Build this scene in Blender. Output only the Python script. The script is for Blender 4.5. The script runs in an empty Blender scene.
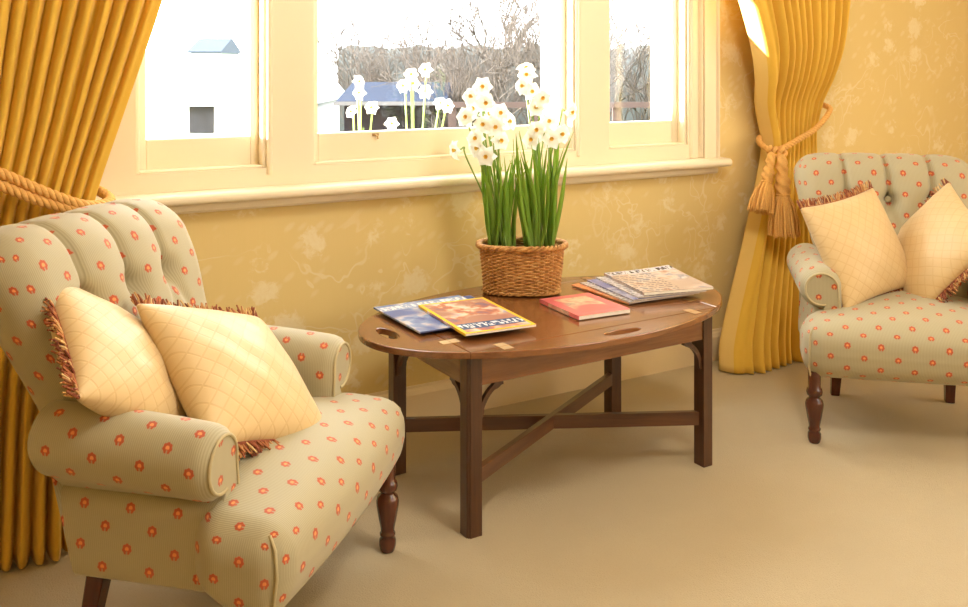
import bpy, bmesh, math, random
import numpy as np
from mathutils import Vector, Matrix

R = random.Random(7)
PI = math.pi
C = bpy.context.scene.collection
SC = bpy.context.scene

# ------------------------------------------------------------------ helpers
def tag(o, label=None, cat=None, group=None, kind=None):
    if label: o['label'] = label
    if cat: o['category'] = cat
    if group: o['group'] = group
    if kind: o['kind'] = kind
    return o

def thing(name, label, cat, loc=(0, 0, 0), rz=0.0, group=None):
    o = bpy.data.objects.new(name, None)
    o.empty_display_size = .05
    C.objects.link(o)
    o.location = loc
    o.rotation_euler = (0, 0, rz)
    return tag(o, label, cat, group)

class MB:
    """collects vertices and faces (with optional per-corner uv) for ONE mesh"""
    def __init__(s):
        s.v = []; s.f = []; s.uv = []; s.sm = []
    def add(s, verts, faces, uvs=None, smooth=True):
        b = len(s.v)
        s.v += [tuple(p) for p in verts]
        for i, f in enumerate(faces):
            s.f.append(tuple(b + k for k in f))
            s.uv.append(uvs[i] if uvs else [(0, 0)] * len(f))
            s.sm.append(smooth)
    def grid(s, P, UV=None, close_u=False, close_v=False, smooth=True, flip=False):
        """P[i][j] points"""
        n = len(P); m = len(P[0])
        verts = [p for row in P for p in row]
        faces = []; uvs = []
        for i in range(n if close_u else n - 1):
            for j in range(m if close_v else m - 1):
                i2 = (i + 1) % n; j2 = (j + 1) % m
                q = [(i, j), (i2, j), (i2, j2), (i, j2)]
                if flip: q.reverse()
                faces.append([a * m + b for a, b in q])
                if UV:
                    uvs.append([UV[a][b] for a, b in q])
        s.add(verts, faces, uvs if UV else None, smooth)
    def box(s, lo, hi, smooth=False):
        (x0, y0, z0), (x1, y1, z1) = lo, hi
        v = [(x0,y0,z0),(x1,y0,z0),(x1,y1,z0),(x0,y1,z0),(x0,y0,z1),(x1,y0,z1),(x1,y1,z1),(x0,y1,z1)]
        f = [(0,3,2,1),(4,5,6,7),(0,1,5,4),(1,2,6,5),(2,3,7,6),(3,0,4,7)]
        ext = [((0,1),), ]
        uvs = []
        for q in f:
            n = (Vector(v[q[1]]) - Vector(v[q[0]])).cross(Vector(v[q[2]]) - Vector(v[q[1]]))
            a = max(range(3), key=lambda k: abs(n[k]))
            ij = [(1,2),(0,2),(0,1)][a]
            uvs.append([(v[k][ij[0]], v[k][ij[1]]) for k in q])
        s.add(v, f, uvs, smooth)
    def tube(s, pts, rad, n=8, closed=False, caps=True, smooth=True):
        pts = [Vector(p) for p in pts]
        k = len(pts)
        rads = rad if isinstance(rad, (list, tuple)) else [rad] * k
        up = None; rings = []
        L = 0; UV = []
        for i in range(k):
            if closed:
                t = pts[(i + 1) % k] - pts[i - 1]
            else:
                t = pts[min(i + 1, k - 1)] - pts[max(i - 1, 0)]
            if t.length < 1e-9: t = Vector((0, 0, 1))
            t.normalize()
            if up is None:
                up = Vector((0, 0, 1)) if abs(t.z) < .9 else Vector((1, 0, 0))
            up = up - t * up.dot(t)
            if up.length < 1e-6: up = t.orthogonal()
            up.normalize()
            w = t.cross(up)
            rings.append([pts[i] + (up * math.cos(2*PI*a/n) + w * math.sin(2*PI*a/n)) * rads[i] for a in range(n)])
            if i: L += (pts[i] - pts[i-1]).length
            UV.append([(a / n, L) for a in range(n)])
        s.grid(rings, UV, close_u=closed, close_v=True, smooth=smooth, flip=True)
        if caps and not closed:
            s.add(rings[0], [list(range(n))], None, smooth)
            s.add(rings[-1], [list(range(n))[::-1]], None, smooth)
    def lathe(s, prof, n=20, smooth=True):
        """prof (r,z) from bottom to top"""
        P = [[(r*math.cos(2*PI*a/n), r*math.sin(2*PI*a/n), z) for a in range(n)] for r, z in prof]
        s.grid(P, None, close_v=True, smooth=smooth, flip=True)
        s.add(P[0], [list(range(n))[::-1]], None, False)
        s.add(P[-1], [list(range(n))], None, False)
    def prism(s, poly, z0, z1, smooth=False, axis=2):
        """extrude polygon poly (2d) between z0,z1 along axis"""
        def m(p, z):
            return (p[0], p[1], z) if axis == 2 else ((p[0], z, p[1]) if axis == 1 else (z, p[0], p[1]))
        n = len(poly)
        a = [m(p, z0) for p in poly]; b = [m(p, z1) for p in poly]
        fl = axis == 1
        bot = list(range(n)); top = list(range(n))
        fa = bot[::-1]; fb = top
        if fl: fa, fb = fa[::-1], fb[::-1]
        s.add(a, [fa], [[poly[k] for k in fa]], False)
        s.add(b, [fb], [[poly[k] for k in fb]], False)
        v = a + b
        fs = [(k, (k+1) % n, n + (k+1) % n, n + k) for k in range(n)]
        if fl: fs = [q[::-1] for q in fs]
        L = [0]
        for k in range(n): L.append(L[-1] + math.dist(poly[k], poly[(k+1) % n]))
        uv = []
        for k in range(n):
            u = [(L[k], z0), (L[k+1], z0), (L[k+1], z1), (L[k], z1)]
            uv.append(u[::-1] if fl else u)
        s.add(v, fs, uv, smooth)
    def build(s, name, mat, parent=None, bevel=0, weld=False):
        me = bpy.data.meshes.new(name)
        me.from_pydata(s.v, [], s.f)
        uvl = me.uv_layers.new(name='UVMap')
        flat = [c for q in s.uv for uv in q for c in uv]
        uvl.data.foreach_set('uv', flat)
        me.polygons.foreach_set('use_smooth', s.sm)
        me.update()
        if weld:
            bm = bmesh.new(); bm.from_mesh(me)
            bmesh.ops.remove_doubles(bm, verts=bm.verts, dist=1e-5)
            bm.to_mesh(me); bm.free()
        o = bpy.data.objects.new(name, me)
        C.objects.link(o)
        if mat: me.materials.append(mat)
        if parent: o.parent = parent
        if bevel:
            md = o.modifiers.new('Bevel', 'BEVEL'); md.width = bevel; md.segments = 2
            md.limit_method = 'ANGLE'; md.angle_limit = .6
        return o

def children(o): return [c for c in bpy.data.objects if c.parent == o]
def copy_tree(o, parent=None):
    c = o.copy(); C.objects.link(c)
    if parent: c.parent = parent
    for ch in children(o): copy_tree(ch, c)
    return c

def lerp(a, b, t): return a + (b - a) * t
def sstep(a, b, x):
    t = max(0, min(1, (x - a) / (b - a))); return t * t * (3 - 2 * t)
def interp(tab, x):
    if x <= tab[0][0]: return tab[0][1]
    for (a, va), (b, vb) in zip(tab, tab[1:]):
        if x <= b:
            return lerp(va, vb, (x - a) / (b - a))
    return tab[-1][1]
def smooth_interp(tab, x):
    """monotone-ish cubic through table"""
    n = len(tab)
    if x <= tab[0][0]: return tab[0][1]
    if x >= tab[-1][0]: return tab[-1][1]
    for i in range(n - 1):
        if x <= tab[i+1][0]:
            def sl(k):
                a = max(k-1, 0); b = min(k+1, n-1)
                return (tab[b][1]-tab[a][1])/(tab[b][0]-tab[a][0])
            h = tab[i+1][0]-tab[i][0]; t = (x-tab[i][0])/h
            p0, p1, m0, m1 = tab[i][1], tab[i+1][1], sl(i)*h, sl(i+1)*h
            return (2*t**3-3*t*t+1)*p0+(t**3-2*t*t+t)*m0+(-2*t**3+3*t*t)*p1+(t**3-t*t)*m1

def rbox(hx, hy, hz, r, nx, ny, nz, deform=None, uvs=1.0):
    """rounded box with per-face planar uv; returns MB. deform(p, n)->p"""
    mb = MB(); idx = {}; verts = []
    h = (hx, hy, hz); nn = (nx, ny, nz)
    def coords(k):
        m = nn[k]; hh = h[k]
        e = max(3, int(m * .18))
        a = list(np.linspace(-hh, -hh + r, e + 1)) ; b = list(np.linspace(-hh + r, hh - r, max(2, m - 2*e) + 1)); c = list(np.linspace(hh - r, hh, e + 1))
        # angular spacing in the rounded zones
        a = [-hh + r - r * math.tan(t) for t in np.linspace(PI/4, 0, e + 1)]
        c = [hh - r + r * math.tan(t) for t in np.linspace(0, PI/4, e + 1)]
        return a[:-1] + b + c[1:]
    cs = [coords(k) for k in range(3)]
    def vert(q):
        inn = [max(-(h[k]-r), min(h[k]-r, q[k])) for k in range(3)]
        d = [q[k]-inn[k] for k in range(3)]
        L = math.sqrt(sum(x*x for x in d)) or 1
        n = [x/L for x in d]
        p = [inn[k]+r*n[k] for k in range(3)]
        key = tuple(round(x, 5) for x in q)
        if key not in idx:
            if deform: p = deform(p, n)
            idx[key] = len(verts); verts.append(p)
        return idx[key]
    F = []; UV = []
    for ax in range(3):
        i, j = [(1, 2), (2, 0), (0, 1)][ax]
        for sg in (-1, 1):
            A, B = cs[i], cs[j]
            for a in range(len(A)-1):
                for b in range(len(B)-1):
                    quad = [(A[a], B[b]), (A[a+1], B[b]), (A[a+1], B[b+1]), (A[a], B[b+1])]
                    if sg < 0: quad.reverse()
                    ids = []; uv = []
                    for (u, v) in quad:
                        q = [0, 0, 0]; q[ax] = sg*h[ax]; q[i] = u; q[j] = v
                        ids.append(vert(q))
                        x, y, z = q
                        if ax == 2: uv.append((y, (-x if sg > 0 else x) + (hx + hz)))
                        elif ax == 0: uv.append((y, z if sg > 0 else z + .031))
                        else: uv.append((x + .027 + hy, z))
                    F.append(ids); UV.append(uv)
    mb.add(verts, F, UV, True)
    return mb

# ------------------------------------------------------------------ node helpers
class NT:
    def __init__(s, name):
        s.m = bpy.data.materials.new(name); s.m.use_nodes = True
        s.t = s.m.node_tree; s.n = s.t.nodes; s.l = s.t.links
        s.n.clear()
        s.out = s.n.new('ShaderNodeOutputMaterial')
        s.p = s.n.new('ShaderNodeBsdfPrincipled')
        s.l.new(s.p.outputs[0], s.out.inputs[0])
    def node(s, typ, **kw):
        nd = s.n.new(typ)
        for k, v in kw.items(): setattr(nd, k, v)
        return nd
    def put(s, sock, v):
        if isinstance(v, (int, float)): sock.default_value = v
        elif isinstance(v, (tuple, list)):
            v = tuple(v)
            if len(v) == 3 and len(sock.default_value) == 4: v = v + (1,)
            sock.default_value = v
        else: s.l.new(v, sock)
    def math(s, op, a, b=None, c=None, clamp=False):
        nd = s.node('ShaderNodeMath', operation=op, use_clamp=clamp)
        s.put(nd.inputs[0], a)
        if b is not None: s.put(nd.inputs[1], b)
        if c is not None: s.put(nd.inputs[2], c)
        return nd.outputs[0]
    def mix(s, fac, a, b, mode='MIX'):
        nd = s.node('ShaderNodeMix', data_type='RGBA', blend_type=mode)
        s.put(nd.inputs[0], fac); s.put(nd.inputs[6], a); s.put(nd.inputs[7], b)
        return nd.outputs[2]
    def step(s, x, a, b):
        """smooth 0..1 between a and b"""
        nd = s.node('ShaderNodeMapRange', interpolation_type='SMOOTHSTEP')
        s.put(nd.inputs[0], x)
        nd.inputs[1].default_value = a; nd.inputs[2].default_value = b
        nd.inputs[3].default_value = 0; nd.inputs[4].default_value = 1
        return nd.outputs[0]
    def stepr(s, x, a, b):
        return s.math('SUBTRACT', 1.0, s.step(x, a, b))
    def uv(s):
        return s.node('ShaderNodeTexCoord').outputs['UV']
    def obj(s):
        return s.node('ShaderNodeTexCoord').outputs['Object']
    def sep(s, v):
        nd = s.node('ShaderNodeSeparateXYZ'); s.put(nd.inputs[0], v); return nd.outputs
    def comb(s, x, y, z=0.0):
        nd = s.node('ShaderNodeCombineXYZ')
        s.put(nd.inputs[0], x); s.put(nd.inputs[1], y); s.put(nd.inputs[2], z)
        return nd.outputs[0]
    def noise(s, vec, scale, detail=3, rough=.5, dist=0.0):
        nd = s.node('ShaderNodeTexNoise')
        s.put(nd.inputs['Vector'], vec); nd.inputs['Scale'].default_value = scale
        nd.inputs['Detail'].default_value = detail; nd.inputs['Roughness'].default_value = rough
        nd.inputs['Distortion'].default_value = dist
        return nd.outputs
    def vor(s, vec, scale, feature='F1', rnd=1.0):
        nd = s.node('ShaderNodeTexVoronoi', feature=feature)
        s.put(nd.inputs['Vector'], vec); nd.inputs['Scale'].default_value = scale
        nd.inputs['Randomness'].default_value = rnd
        return nd.outputs
    def ramp(s, fac, stops):
        nd = s.node('ShaderNodeValToRGB'); s.put(nd.inputs[0], fac)
        e = nd.color_ramp.elements
        while len(e) < len(stops): e.new(.5)
        for k, (p, c) in enumerate(stops):
            e[k].position = p; e[k].color = tuple(c) + (1,)
        return nd.outputs[0]
    def bump(s, h, strength=.3, dist=.01):
        nd = s.node('ShaderNodeBump'); s.put(nd.inputs['Height'], h)
        nd.inputs['Strength'].default_value = strength; nd.inputs['Distance'].default_value = dist
        s.l.new(nd.outputs[0], s.p.inputs['Normal'])
    def set(s, col=None, rough=.6, spec=.5, metal=0, sheen=0, coat=0, trans=None):
        if col is not None: s.put(s.p.inputs['Base Color'], col)
        s.put(s.p.inputs['Roughness'], rough)
        s.p.inputs['Specular IOR Level'].default_value = spec
        s.p.inputs['Metallic'].default_value = metal
        s.p.inputs['Sheen Weight'].default_value = sheen
        s.p.inputs['Coat Weight'].default_value = coat
        s.p.inputs['Coat Roughness'].default_value = .12
        return s.m

def plain(name, col, rough=.6, spec=.5, metal=0, noise=0, nscale=20, coat=0):
    t = NT(name)
    c = col
    if noise:
        f = t.noise(t.obj(), nscale, 3)[0]
        c = t.mix(f, tuple(x*(1-noise) for x in col), tuple(min(1, x*(1+noise)) for x in col))
    return t.set(c, rough, spec, metal, coat=coat)

# ------------------------------------------------------------------ materials
M = {}
def mat_wallpaper():
    t = NT('floral_wallpaper')
    x, y, z = t.sep(t.obj())
    x = t.math('ADD', x, y)      # the paper runs on round the corners
    p = t.comb(x, z, 0.0)
    nz = t.noise(p, 3.0, 2)[1]
    off = t.node('ShaderNodeVectorMath', operation='MULTIPLY_ADD')
    t.put(off.inputs[0], nz); off.inputs[1].default_value = (.12, .12, 0); t.put(off.inputs[2], p)
    pw = off.outputs[0]
    # blossoms: soft ragged blooms around jittered cell centres
    v = t.vor(pw, 6.4, 'F1', .8)
    rnd = t.sep(v['Color'])[0]
    rag = t.noise(p, 34, 4, .65, .6)[0]
    d = t.math('MULTIPLY_ADD', t.math('SUBTRACT', rag, .5), .75, v['Distance'])
    bl = t.stepr(t.math('SUBTRACT', d, t.math('MULTIPLY_ADD', rnd, .14, .20)), -.10, .09)
    inner = t.noise(p, 75, 3, .6)[0]
    bl = t.math('MULTIPLY', bl, t.math('MULTIPLY_ADD', inner, .9, .35), clamp=True)
    # small leaf sprays
    sq = t.comb(t.math('ADD', t.math('MULTIPLY', x, .8), t.math('MULTIPLY', z, .6)), t.math('MULTIPLY', t.math('SUBTRACT', t.math('MULTIPLY', z, .8), t.math('MULTIPLY', x, .6)), 2.1), 0.0)
    v3 = t.vor(sq, 15.0, 'F1', 1.0)
    r3 = t.sep(v3['Color'])[1]
    lf = t.math('MULTIPLY', t.stepr(v3['Distance'], .16, .42), t.step(r3, .50, .60))
    # trailing stems
    n1 = t.noise(p, 3.4, 3, .55, .4)[0]
    st = t.stepr(t.math('ABSOLUTE', t.math('SUBTRACT', n1, .5)), .002, .009)
    n2 = t.noise(t.comb(z, x, 3.0), 4.2, 3, .5, .4)[0]
    st2 = t.stepr(t.math('ABSOLUTE', t.math('SUBTRACT', n2, .47)), .002, .008)
    gate = t.step(t.noise(p, 3.2, 1)[0], .42, .6)
    st = t.math('MULTIPLY', t.math('MAXIMUM', st, st2), gate)
    f = t.math('MAXIMUM', bl, t.math('MAXIMUM', t.math('MULTIPLY', st, .6), t.math('MULTIPLY', lf, .35)))
    wash = t.noise(p, 1.6, 3)[0]
    base = t.mix(wash, (.73, .555, .225), (.79, .61, .275))
    fib = t.noise(t.comb(t.math('MULTIPLY', x, 30.0), z, 0.0), 8, 2)[0]
    base = t.mix(t.math('MULTIPLY', fib, .10), base, (.9, .72, .42))
    col = t.mix(t.math('MULTIPLY', f, .66), base, (.90, .81, .60))
    return t.set(col, .75, .25)
M['wallpaper'] = mat_wallpaper()
M['cream_paint'] = plain('cream_gloss_paint', (.87, .76, .57), .38, .4, noise=.02, nscale=6)
M['skirting_paint'] = plain('skirting_paint', (.80, .64, .39), .45, .4, noise=.03, nscale=6)
M['white_paint'] = plain('outside_white_paint', (.86, .85, .82), .6)
M['plaster'] = plain('ceiling_plaster', (.85, .80, .70), .9, .1)

def mat_carpet():
    t = NT('beige_carpet')
    o = t.obj()
    a = t.noise(o, 2.2, 4, .6)[0]
    b = t.noise(o, 260, 2)[0]
    c = t.mix(a, (.40, .325, .205), (.48, .395, .26))
    c = t.mix(t.math('MULTIPLY', b, .35), c, (.58, .48, .33))
    t.bump(t.math('ADD', b, t.math('MULTIPLY', t.noise(o, 40, 2)[0], .6)), .5, .004)
    return t.set(c, .95, .1)
M['carpet'] = mat_carpet()

def mat_curtain():
    t = NT('gold_curtain_cloth')
    o = t.obj()
    w = t.noise(o, 420, 1)[0]
    v = t.noise(o, 3, 3)[0]
    c = t.mix(v, (.78, .475, .05), (.84, .53, .075))
    c = t.mix(t.math('MULTIPLY', w, .18), c, (.82, .58, .18))
    # pale lining turned over the leading edge
    us = t.sep(t.uv())[0]
    c = t.mix(t.stepr(us, .118, .124), c, (.85, .60, .20))
    t.bump(w, .12, .001)
    m = t.set(c, .72, .2, sheen=.15)
    # thin cloth lets a little daylight through
    tr = t.node('ShaderNodeBsdfTranslucent'); tr.inputs[0].default_value = (.85, .50, .10, 1)
    ms = t.node('ShaderNodeMixShader'); ms.inputs[0].default_value = .10
    t.l.new(t.p.outputs[0], ms.inputs[1]); t.l.new(tr.outputs[0], ms.inputs[2])
    t.l.new(ms.outputs[0], t.out.inputs[0])
    return m
M['curtain'] = mat_curtain()

def mat_fabric():
    t = NT('sage_flower_upholstery')
    u, v, _ = t.sep(t.uv())
    PU, PV = .098, .072
    def cell(du, dv):
        a = t.math('FRACT', t.math('ADD', t.math('DIVIDE', u, PU), du))
        b = t.math('FRACT', t.math('ADD', t.math('DIVIDE', v, PV), dv))
        return t.math('MULTIPLY', t.math('SUBTRACT', a, .5), PU), t.math('MULTIPLY', t.math('SUBTRACT', b, .5), PV)
    masks = []
    ring = None; heart = None; stem = None
    for du, dv in ((0.0, 0.0), (.5, .5)):
        a, b = cell(du, dv)
        r = t.math('SQRT', t.math('ADD', t.math('MULTIPLY', a, a), t.math('MULTIPLY', b, b)))
        an = t.math('ARCTAN2', b, a)
        wob = t.math('MULTIPLY', t.math('SINE', t.math('MULTIPLY', an, 7.0)), .0007)
        rr = t.math('ADD', r, wob)
        g = t.stepr(rr, .0086, .0104)
        hrt = t.math('MULTIPLY', t.stepr(r, .0030, .0050), t.step(b, -.004, -.001))
        # little gap below the bloom, where the stalk sits
        gap = t.math('MULTIPLY', t.stepr(t.math('ABSOLUTE', a), .0010, .0022), t.stepr(b, -.006, -.002))
        g2 = t.math('MULTIPLY', g, t.math('SUBTRACT', 1.0, t.math('MULTIPLY', gap, .7)))
        ring = g2 if ring is None else t.math('MAXIMUM', ring, g2)
        heart = hrt if heart is None else t.math('MAXIMUM', heart, hrt)
    ws = t.math('SINE', t.math('MULTIPLY', u, 2*PI/.0042))
    stripe = t.math('MULTIPLY_ADD', ws, .5, .5)
    weave = t.noise(t.comb(t.math('MULTIPLY', u, 1.0), t.math('MULTIPLY', v, 1.0)), 900, 1)[0]
    ground = t.mix(stripe, (.375, .328, .20), (.45, .395, .255))
    ground = t.mix(t.math('MULTIPLY', weave, .25), ground, (.48, .44, .30))
    c = t.mix(t.math('MULTIPLY', ring, .92), ground, (.50, .07, .018))
    c = t.mix(t.math('MULTIPLY', heart, .9), c, (.88, .36, .12))
    t.bump(t.math('ADD', stripe, t.math('MULTIPLY', ring, 1.2)), .15, .0012)
    return t.set(c, .68, .3, sheen=.25)
M['fabric'] = mat_fabric()
M['welt'] = plain('welt_cord_cloth', (.50, .42, .25), .75, .2)
M['dark_lining'] = plain('black_dust_cover', (.03, .025, .02), .9, .1)
M['button'] = plain('covered_button_cloth', (.40, .36, .22), .75, .2)

def mat_silk():
    t = NT('gold_lattice_silk')
    u, v, _ = t.sep(t.uv())
    P = .040
    a = t.math('DIVIDE', t.math('ADD', u, v), P)
    b = t.math('DIVIDE', t.math('SUBTRACT', u, v), P)
    def line(x):
        return t.stepr(t.math('ABSOLUTE', t.math('SUBTRACT', t.math('FRACT', x), .5)), .035, .085)
    ln = t.math('MAXIMUM', line(a), line(b))
    n = t.noise(t.uv(), 9, 3)[0]
    base = t.mix(n, (.66, .47, .225), (.74, .555, .305))
    c = t.mix(t.math('MULTIPLY', ln, .42), base, (.60, .39, .17))
    t.bump(t.math('MULTIPLY', ln, -1.0), .25, .0015)
    return t.set(c, .45, .4, sheen=.2)
M['silk'] = mat_silk()

def mat_fringe():
    t = NT('mixed_fringe_thread')
    u, v, _ = t.sep(t.uv())
    c = t.ramp(u, [(0, (.20, .055, .03)), (.35, (.36, .11, .05)), (.62, (.52, .22, .08)), (.85, (.66, .42, .17)), (1, (.72, .50, .24))])
    return t.set(c, .7, .3)
M['fringe'] = mat_fringe()

def mat_wood(name, dark, light, rough=.28, along=0, coat=.35):
    t = NT(name)
    x, y, z = t.sep(t.obj())
    ax = [x, y, z]
    s = [t.math('MULTIPLY', a, 1.6 if k == along else 22.0) for k, a in enumerate(ax)]
    p = t.comb(*s)
    n = t.noise(p, 1.3, 5, .6, .6)[0]
    f = t.noise(p, 6.0, 3, .6)[0]
    k = t.math('ADD', t.math('MULTIPLY', n, .75), t.math('MULTIPLY', f, .25))
    c = t.ramp(k, [(.32, dark), (.5, tuple(lerp(a, b, .5) for a, b in zip(dark, light))), (.68, light)])
    t.bump(f, .05, .001)
    return t.set(c, rough, .5, coat=coat)
M['mahogany_x'] = mat_wood('mahogany_long_grain', (.13, .042, .012), (.29, .115, .034), .22, 0, .7)
M['mahogany_y'] = mat_wood('mahogany_cross_grain', (.13, .042, .012), (.29, .115, .034), .22, 1, .7)
M['mahogany_z'] = mat_wood('mahogany_upright_grain', (.042, .014, .006), (.098, .036, .012), .34, 2)
M['mahogany_rail'] = mat_wood('mahogany_rail_grain', (.060, .020, .008), (.145, .054, .019), .34, 0)
M['leg_wood'] = mat_wood('dark_turned_wood', (.055, .013, .007), (.125, .032, .014), .25, 2)
M['brass'] = plain('aged_brass', (.42, .27, .12), .5, .5, 1)

def mat_wicker():
    t = NT('split_willow')
    o = t.obj()
    n = t.noise(o, 55, 3)[0]
    n2 = t.noise(o, 400, 2)[0]
    k = t.math('ADD', t.math('MULTIPLY', n, .7), t.math('MULTIPLY', n2, .3))
    c = t.ramp(k, [(.3, (.26, .105, .03)), (.5, (.54, .26, .075)), (.7, (.74, .46, .17))])
    return t.set(c, .45, .4)
M['wicker'] = mat_wicker()
M['soil'] = plain('potting_soil', (.045, .028, .016), .95, .1, noise=.5, nscale=120)
def mat_leaf():
    t = NT('daffodil_leaf')
    u, v, _ = t.sep(t.uv())
    c = t.ramp(v, [(0, (.30, .42, .10)), (.25, (.21, .39, .05)), (.8, (.30, .50, .06)), (1, (.34, .46, .06))])
    n = t.noise(t.obj(), 25, 2)[0]
    c = t.mix(t.math('MULTIPLY', n, .4), c, (.26, .42, .05))
    m = t.set(c, .42, .4)
    tr = t.node('ShaderNodeBsdfTranslucent'); tr.inputs[0].default_value = (.35, .55, .05, 1)
    ms = t.node('ShaderNodeMixShader'); ms.inputs[0].default_value = .3
    t.l.new(t.p.outputs[0], ms.inputs[1]); t.l.new(tr.outputs[0], ms.inputs[2])
    t.l.new(ms.outputs[0], t.out.inputs[0])
    return m
M['leaf'] = mat_leaf()
M['stem'] = plain('flower_stem', (.24, .36, .07), .5)
def mat_petal():
    t = NT('white_petal')
    m = t.set((.95, .95, .92), .55, .3)
    tr = t.node('ShaderNodeBsdfTranslucent'); tr.inputs[0].default_value = (.95, .94, .85, 1)
    ms = t.node('ShaderNodeMixShader'); ms.inputs[0].default_value = .35
    t.l.new(t.p.outputs[0], ms.inputs[1]); t.l.new(tr.outputs[0], ms.inputs[2])
    t.l.new(ms.outputs[0], t.out.inputs[0])
    return m
M['petal'] = mat_petal()
M['corona'] = plain('yellow_corona', (.85, .55, .08), .5)
M['rope'] = plain('peach_gold_cord', (.80, .45, .14), .7, .2, noise=.25, nscale=260)
M['tassel'] = plain('peach_gold_tassel', (.82, .44, .13), .7, .2, noise=.3, nscale=200)
M['paper'] = plain('page_edges', (.82, .78, .70), .7, .2)
M['grey_paper'] = plain('grey_page_edges', (.50, .43, .38), .7, .2)
M['blue_edge'] = plain('blue_page_edges', (.11, .14, .33), .5, .3)

def mat_cover(name, base, blots, band=None, border=None, half=(.1, .14), bars=0, rough=.22):
    """printed cover: uv in metres about the centre"""
    t = NT(name)
    uv = t.uv()
    u, v, _ = t.sep(uv)
    n = t.noise(uv, 16, 3, .55, .4)[0]
    c = t.ramp(n, blots)
    big = t.noise(uv, 7, 1)[0]
    c = t.mix(t.step(big, .45, .6), c, base)
    if bars:
        # rows of small type
        row = t.math('FRACT', t.math('MULTIPLY', v, 46.0))
        rm = t.math('MULTIPLY', t.step(row, .25, .35), t.stepr(row, .6, .7))
        wd = t.step(t.noise(t.comb(t.math('MULTIPLY', u, 90.0), t.math('FLOOR', t.math('MULTIPLY', v, 46.0))), 1.0, 1)[0], .42, .5)
        lim = t.stepr(u, half[0]*bars-.01, half[0]*bars)
        c = t.mix(t.math('MULTIPLY', t.math('MULTIPLY', rm, wd), t.math('MULTIPLY', lim, .75)), c, (.10, .08, .08))
    if band:
        (v0, v1, bc, tc) = band
        inb = t.math('MULTIPLY', t.step(v, v0-.001, v0+.001), t.stepr(v, v1-.001, v1+.001))
        let = t.step(t.noise(t.comb(t.math('MULTIPLY', u, 130.0), t.math('MULTIPLY', v, 30.0)), 1.0, 1)[0], .5, .54)
        mid = (v0+v1)/2; hw = (v1-v0)/2
        core = t.stepr(t.math('ABSOLUTE', t.math('SUBTRACT', v, mid)), hw*.6, hw*.7)
        bcol = t.mix(t.math('MULTIPLY', let, core), bc, tc)
        c = t.mix(inb, c, bcol)
    if border:
        bw, bc = border
        m1 = t.math('GREATER_THAN', t.math('ABSOLUTE', u), half[0]-bw)
        m2 = t.math('GREATER_THAN', t.math('ABSOLUTE', v), half[1]-bw)
        c = t.mix(t.math('MAXIMUM', m1, m2), c, bc)
    return t.set(c, rough, .5)

def mat_bark():
    t = NT('bare_twigs')
    n = t.noise(t.obj(), 3, 3)[0]
    return t.set(t.mix(n, (.06, .048, .041), (.115, .10, .086)), .9, .1)
M['bark'] = mat_bark()
M['hedge'] = plain('winter_hedge', (.085, .092, .088), .95, .1, noise=.35, nscale=7)
M['lawn'] = plain('garden_grass', (.06, .09, .03), .95, .1, noise=.4, nscale=3)
M['slate'] = plain('blue_slate', (.012, .020, .042), .8, .1, noise=.2, nscale=8)
M['render_white'] = plain('white_render', (.86, .86, .86), .9, .1)
M['barn_roof'] = plain('grey_blue_roof', (.06, .075, .095), .8, .2)
M['pale_roof'] = plain('pale_roof_tile', (.70, .72, .74), .8, .2)
M['shed_wall'] = plain('shed_boards', (.022, .018, .022), .9, .1, noise=.3, nscale=5)
M['dark_pane'] = plain('dark_pane', (.045, .042, .045), .6, .2, noise=.6, nscale=12)

def mat_glass():
    t = NT('window_glass')
    tr = t.node('ShaderNodeBsdfTransparent'); tr.inputs[0].default_value = (.97, .98, .98, 1)
    gl = t.node('ShaderNodeBsdfGlossy'); gl.inputs['Roughness'].default_value = .02
    lw = t.node('ShaderNodeLayerWeight')
    fr = t.node('ShaderNodeMath', operation='MULTIPLY_ADD')
    t.l.new(t.math('POWER', lw.outputs['Facing'], 5.0), fr.inputs[0]); fr.inputs[1].default_value = .8; fr.inputs[2].default_value = .03
    ms = t.node('ShaderNodeMixShader')
    t.l.new(fr.outputs[0], ms.inputs[0]); t.l.new(tr.outputs[0], ms.inputs[1]); t.l.new(gl.outputs[0], ms.inputs[2])
    t.l.new(ms.outputs[0], t.out.inputs[0])
    return t.m
M['glass'] = mat_glass()

# ------------------------------------------------------------------ camera
FPX, HOR, YAW, EYE = 935.0, 67.0, .522, 1.2
cam = bpy.data.objects.new('camera', bpy.data.cameras.new('camera'))
C.objects.link(cam)
cam.location = (0, 0, EYE)
cam.rotation_euler = (PI/2, 0, -YAW)
cam.data.sensor_width = 36
cam.data.lens = FPX/968*36
cam.data.shift_y = (HOR-303.5)/968
cam.data.clip_start = .05
cam.data.clip_end = 300
SC.camera = cam

# ------------------------------------------------------------------ room shell
WY = 2.858           # room face of the window wall
XL, XR, YB, ZC = -1.9, 4.6, -2.6, 2.62
OY1 = 3.03
def struct(name, mb, mat, parent=None, bevel=0):
    o = mb.build(name, mat, parent, bevel)
    if not parent: o['kind'] = 'structure'
    return o
def box1(lo, hi):
    m = MB(); m.box(lo, hi); return m

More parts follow.
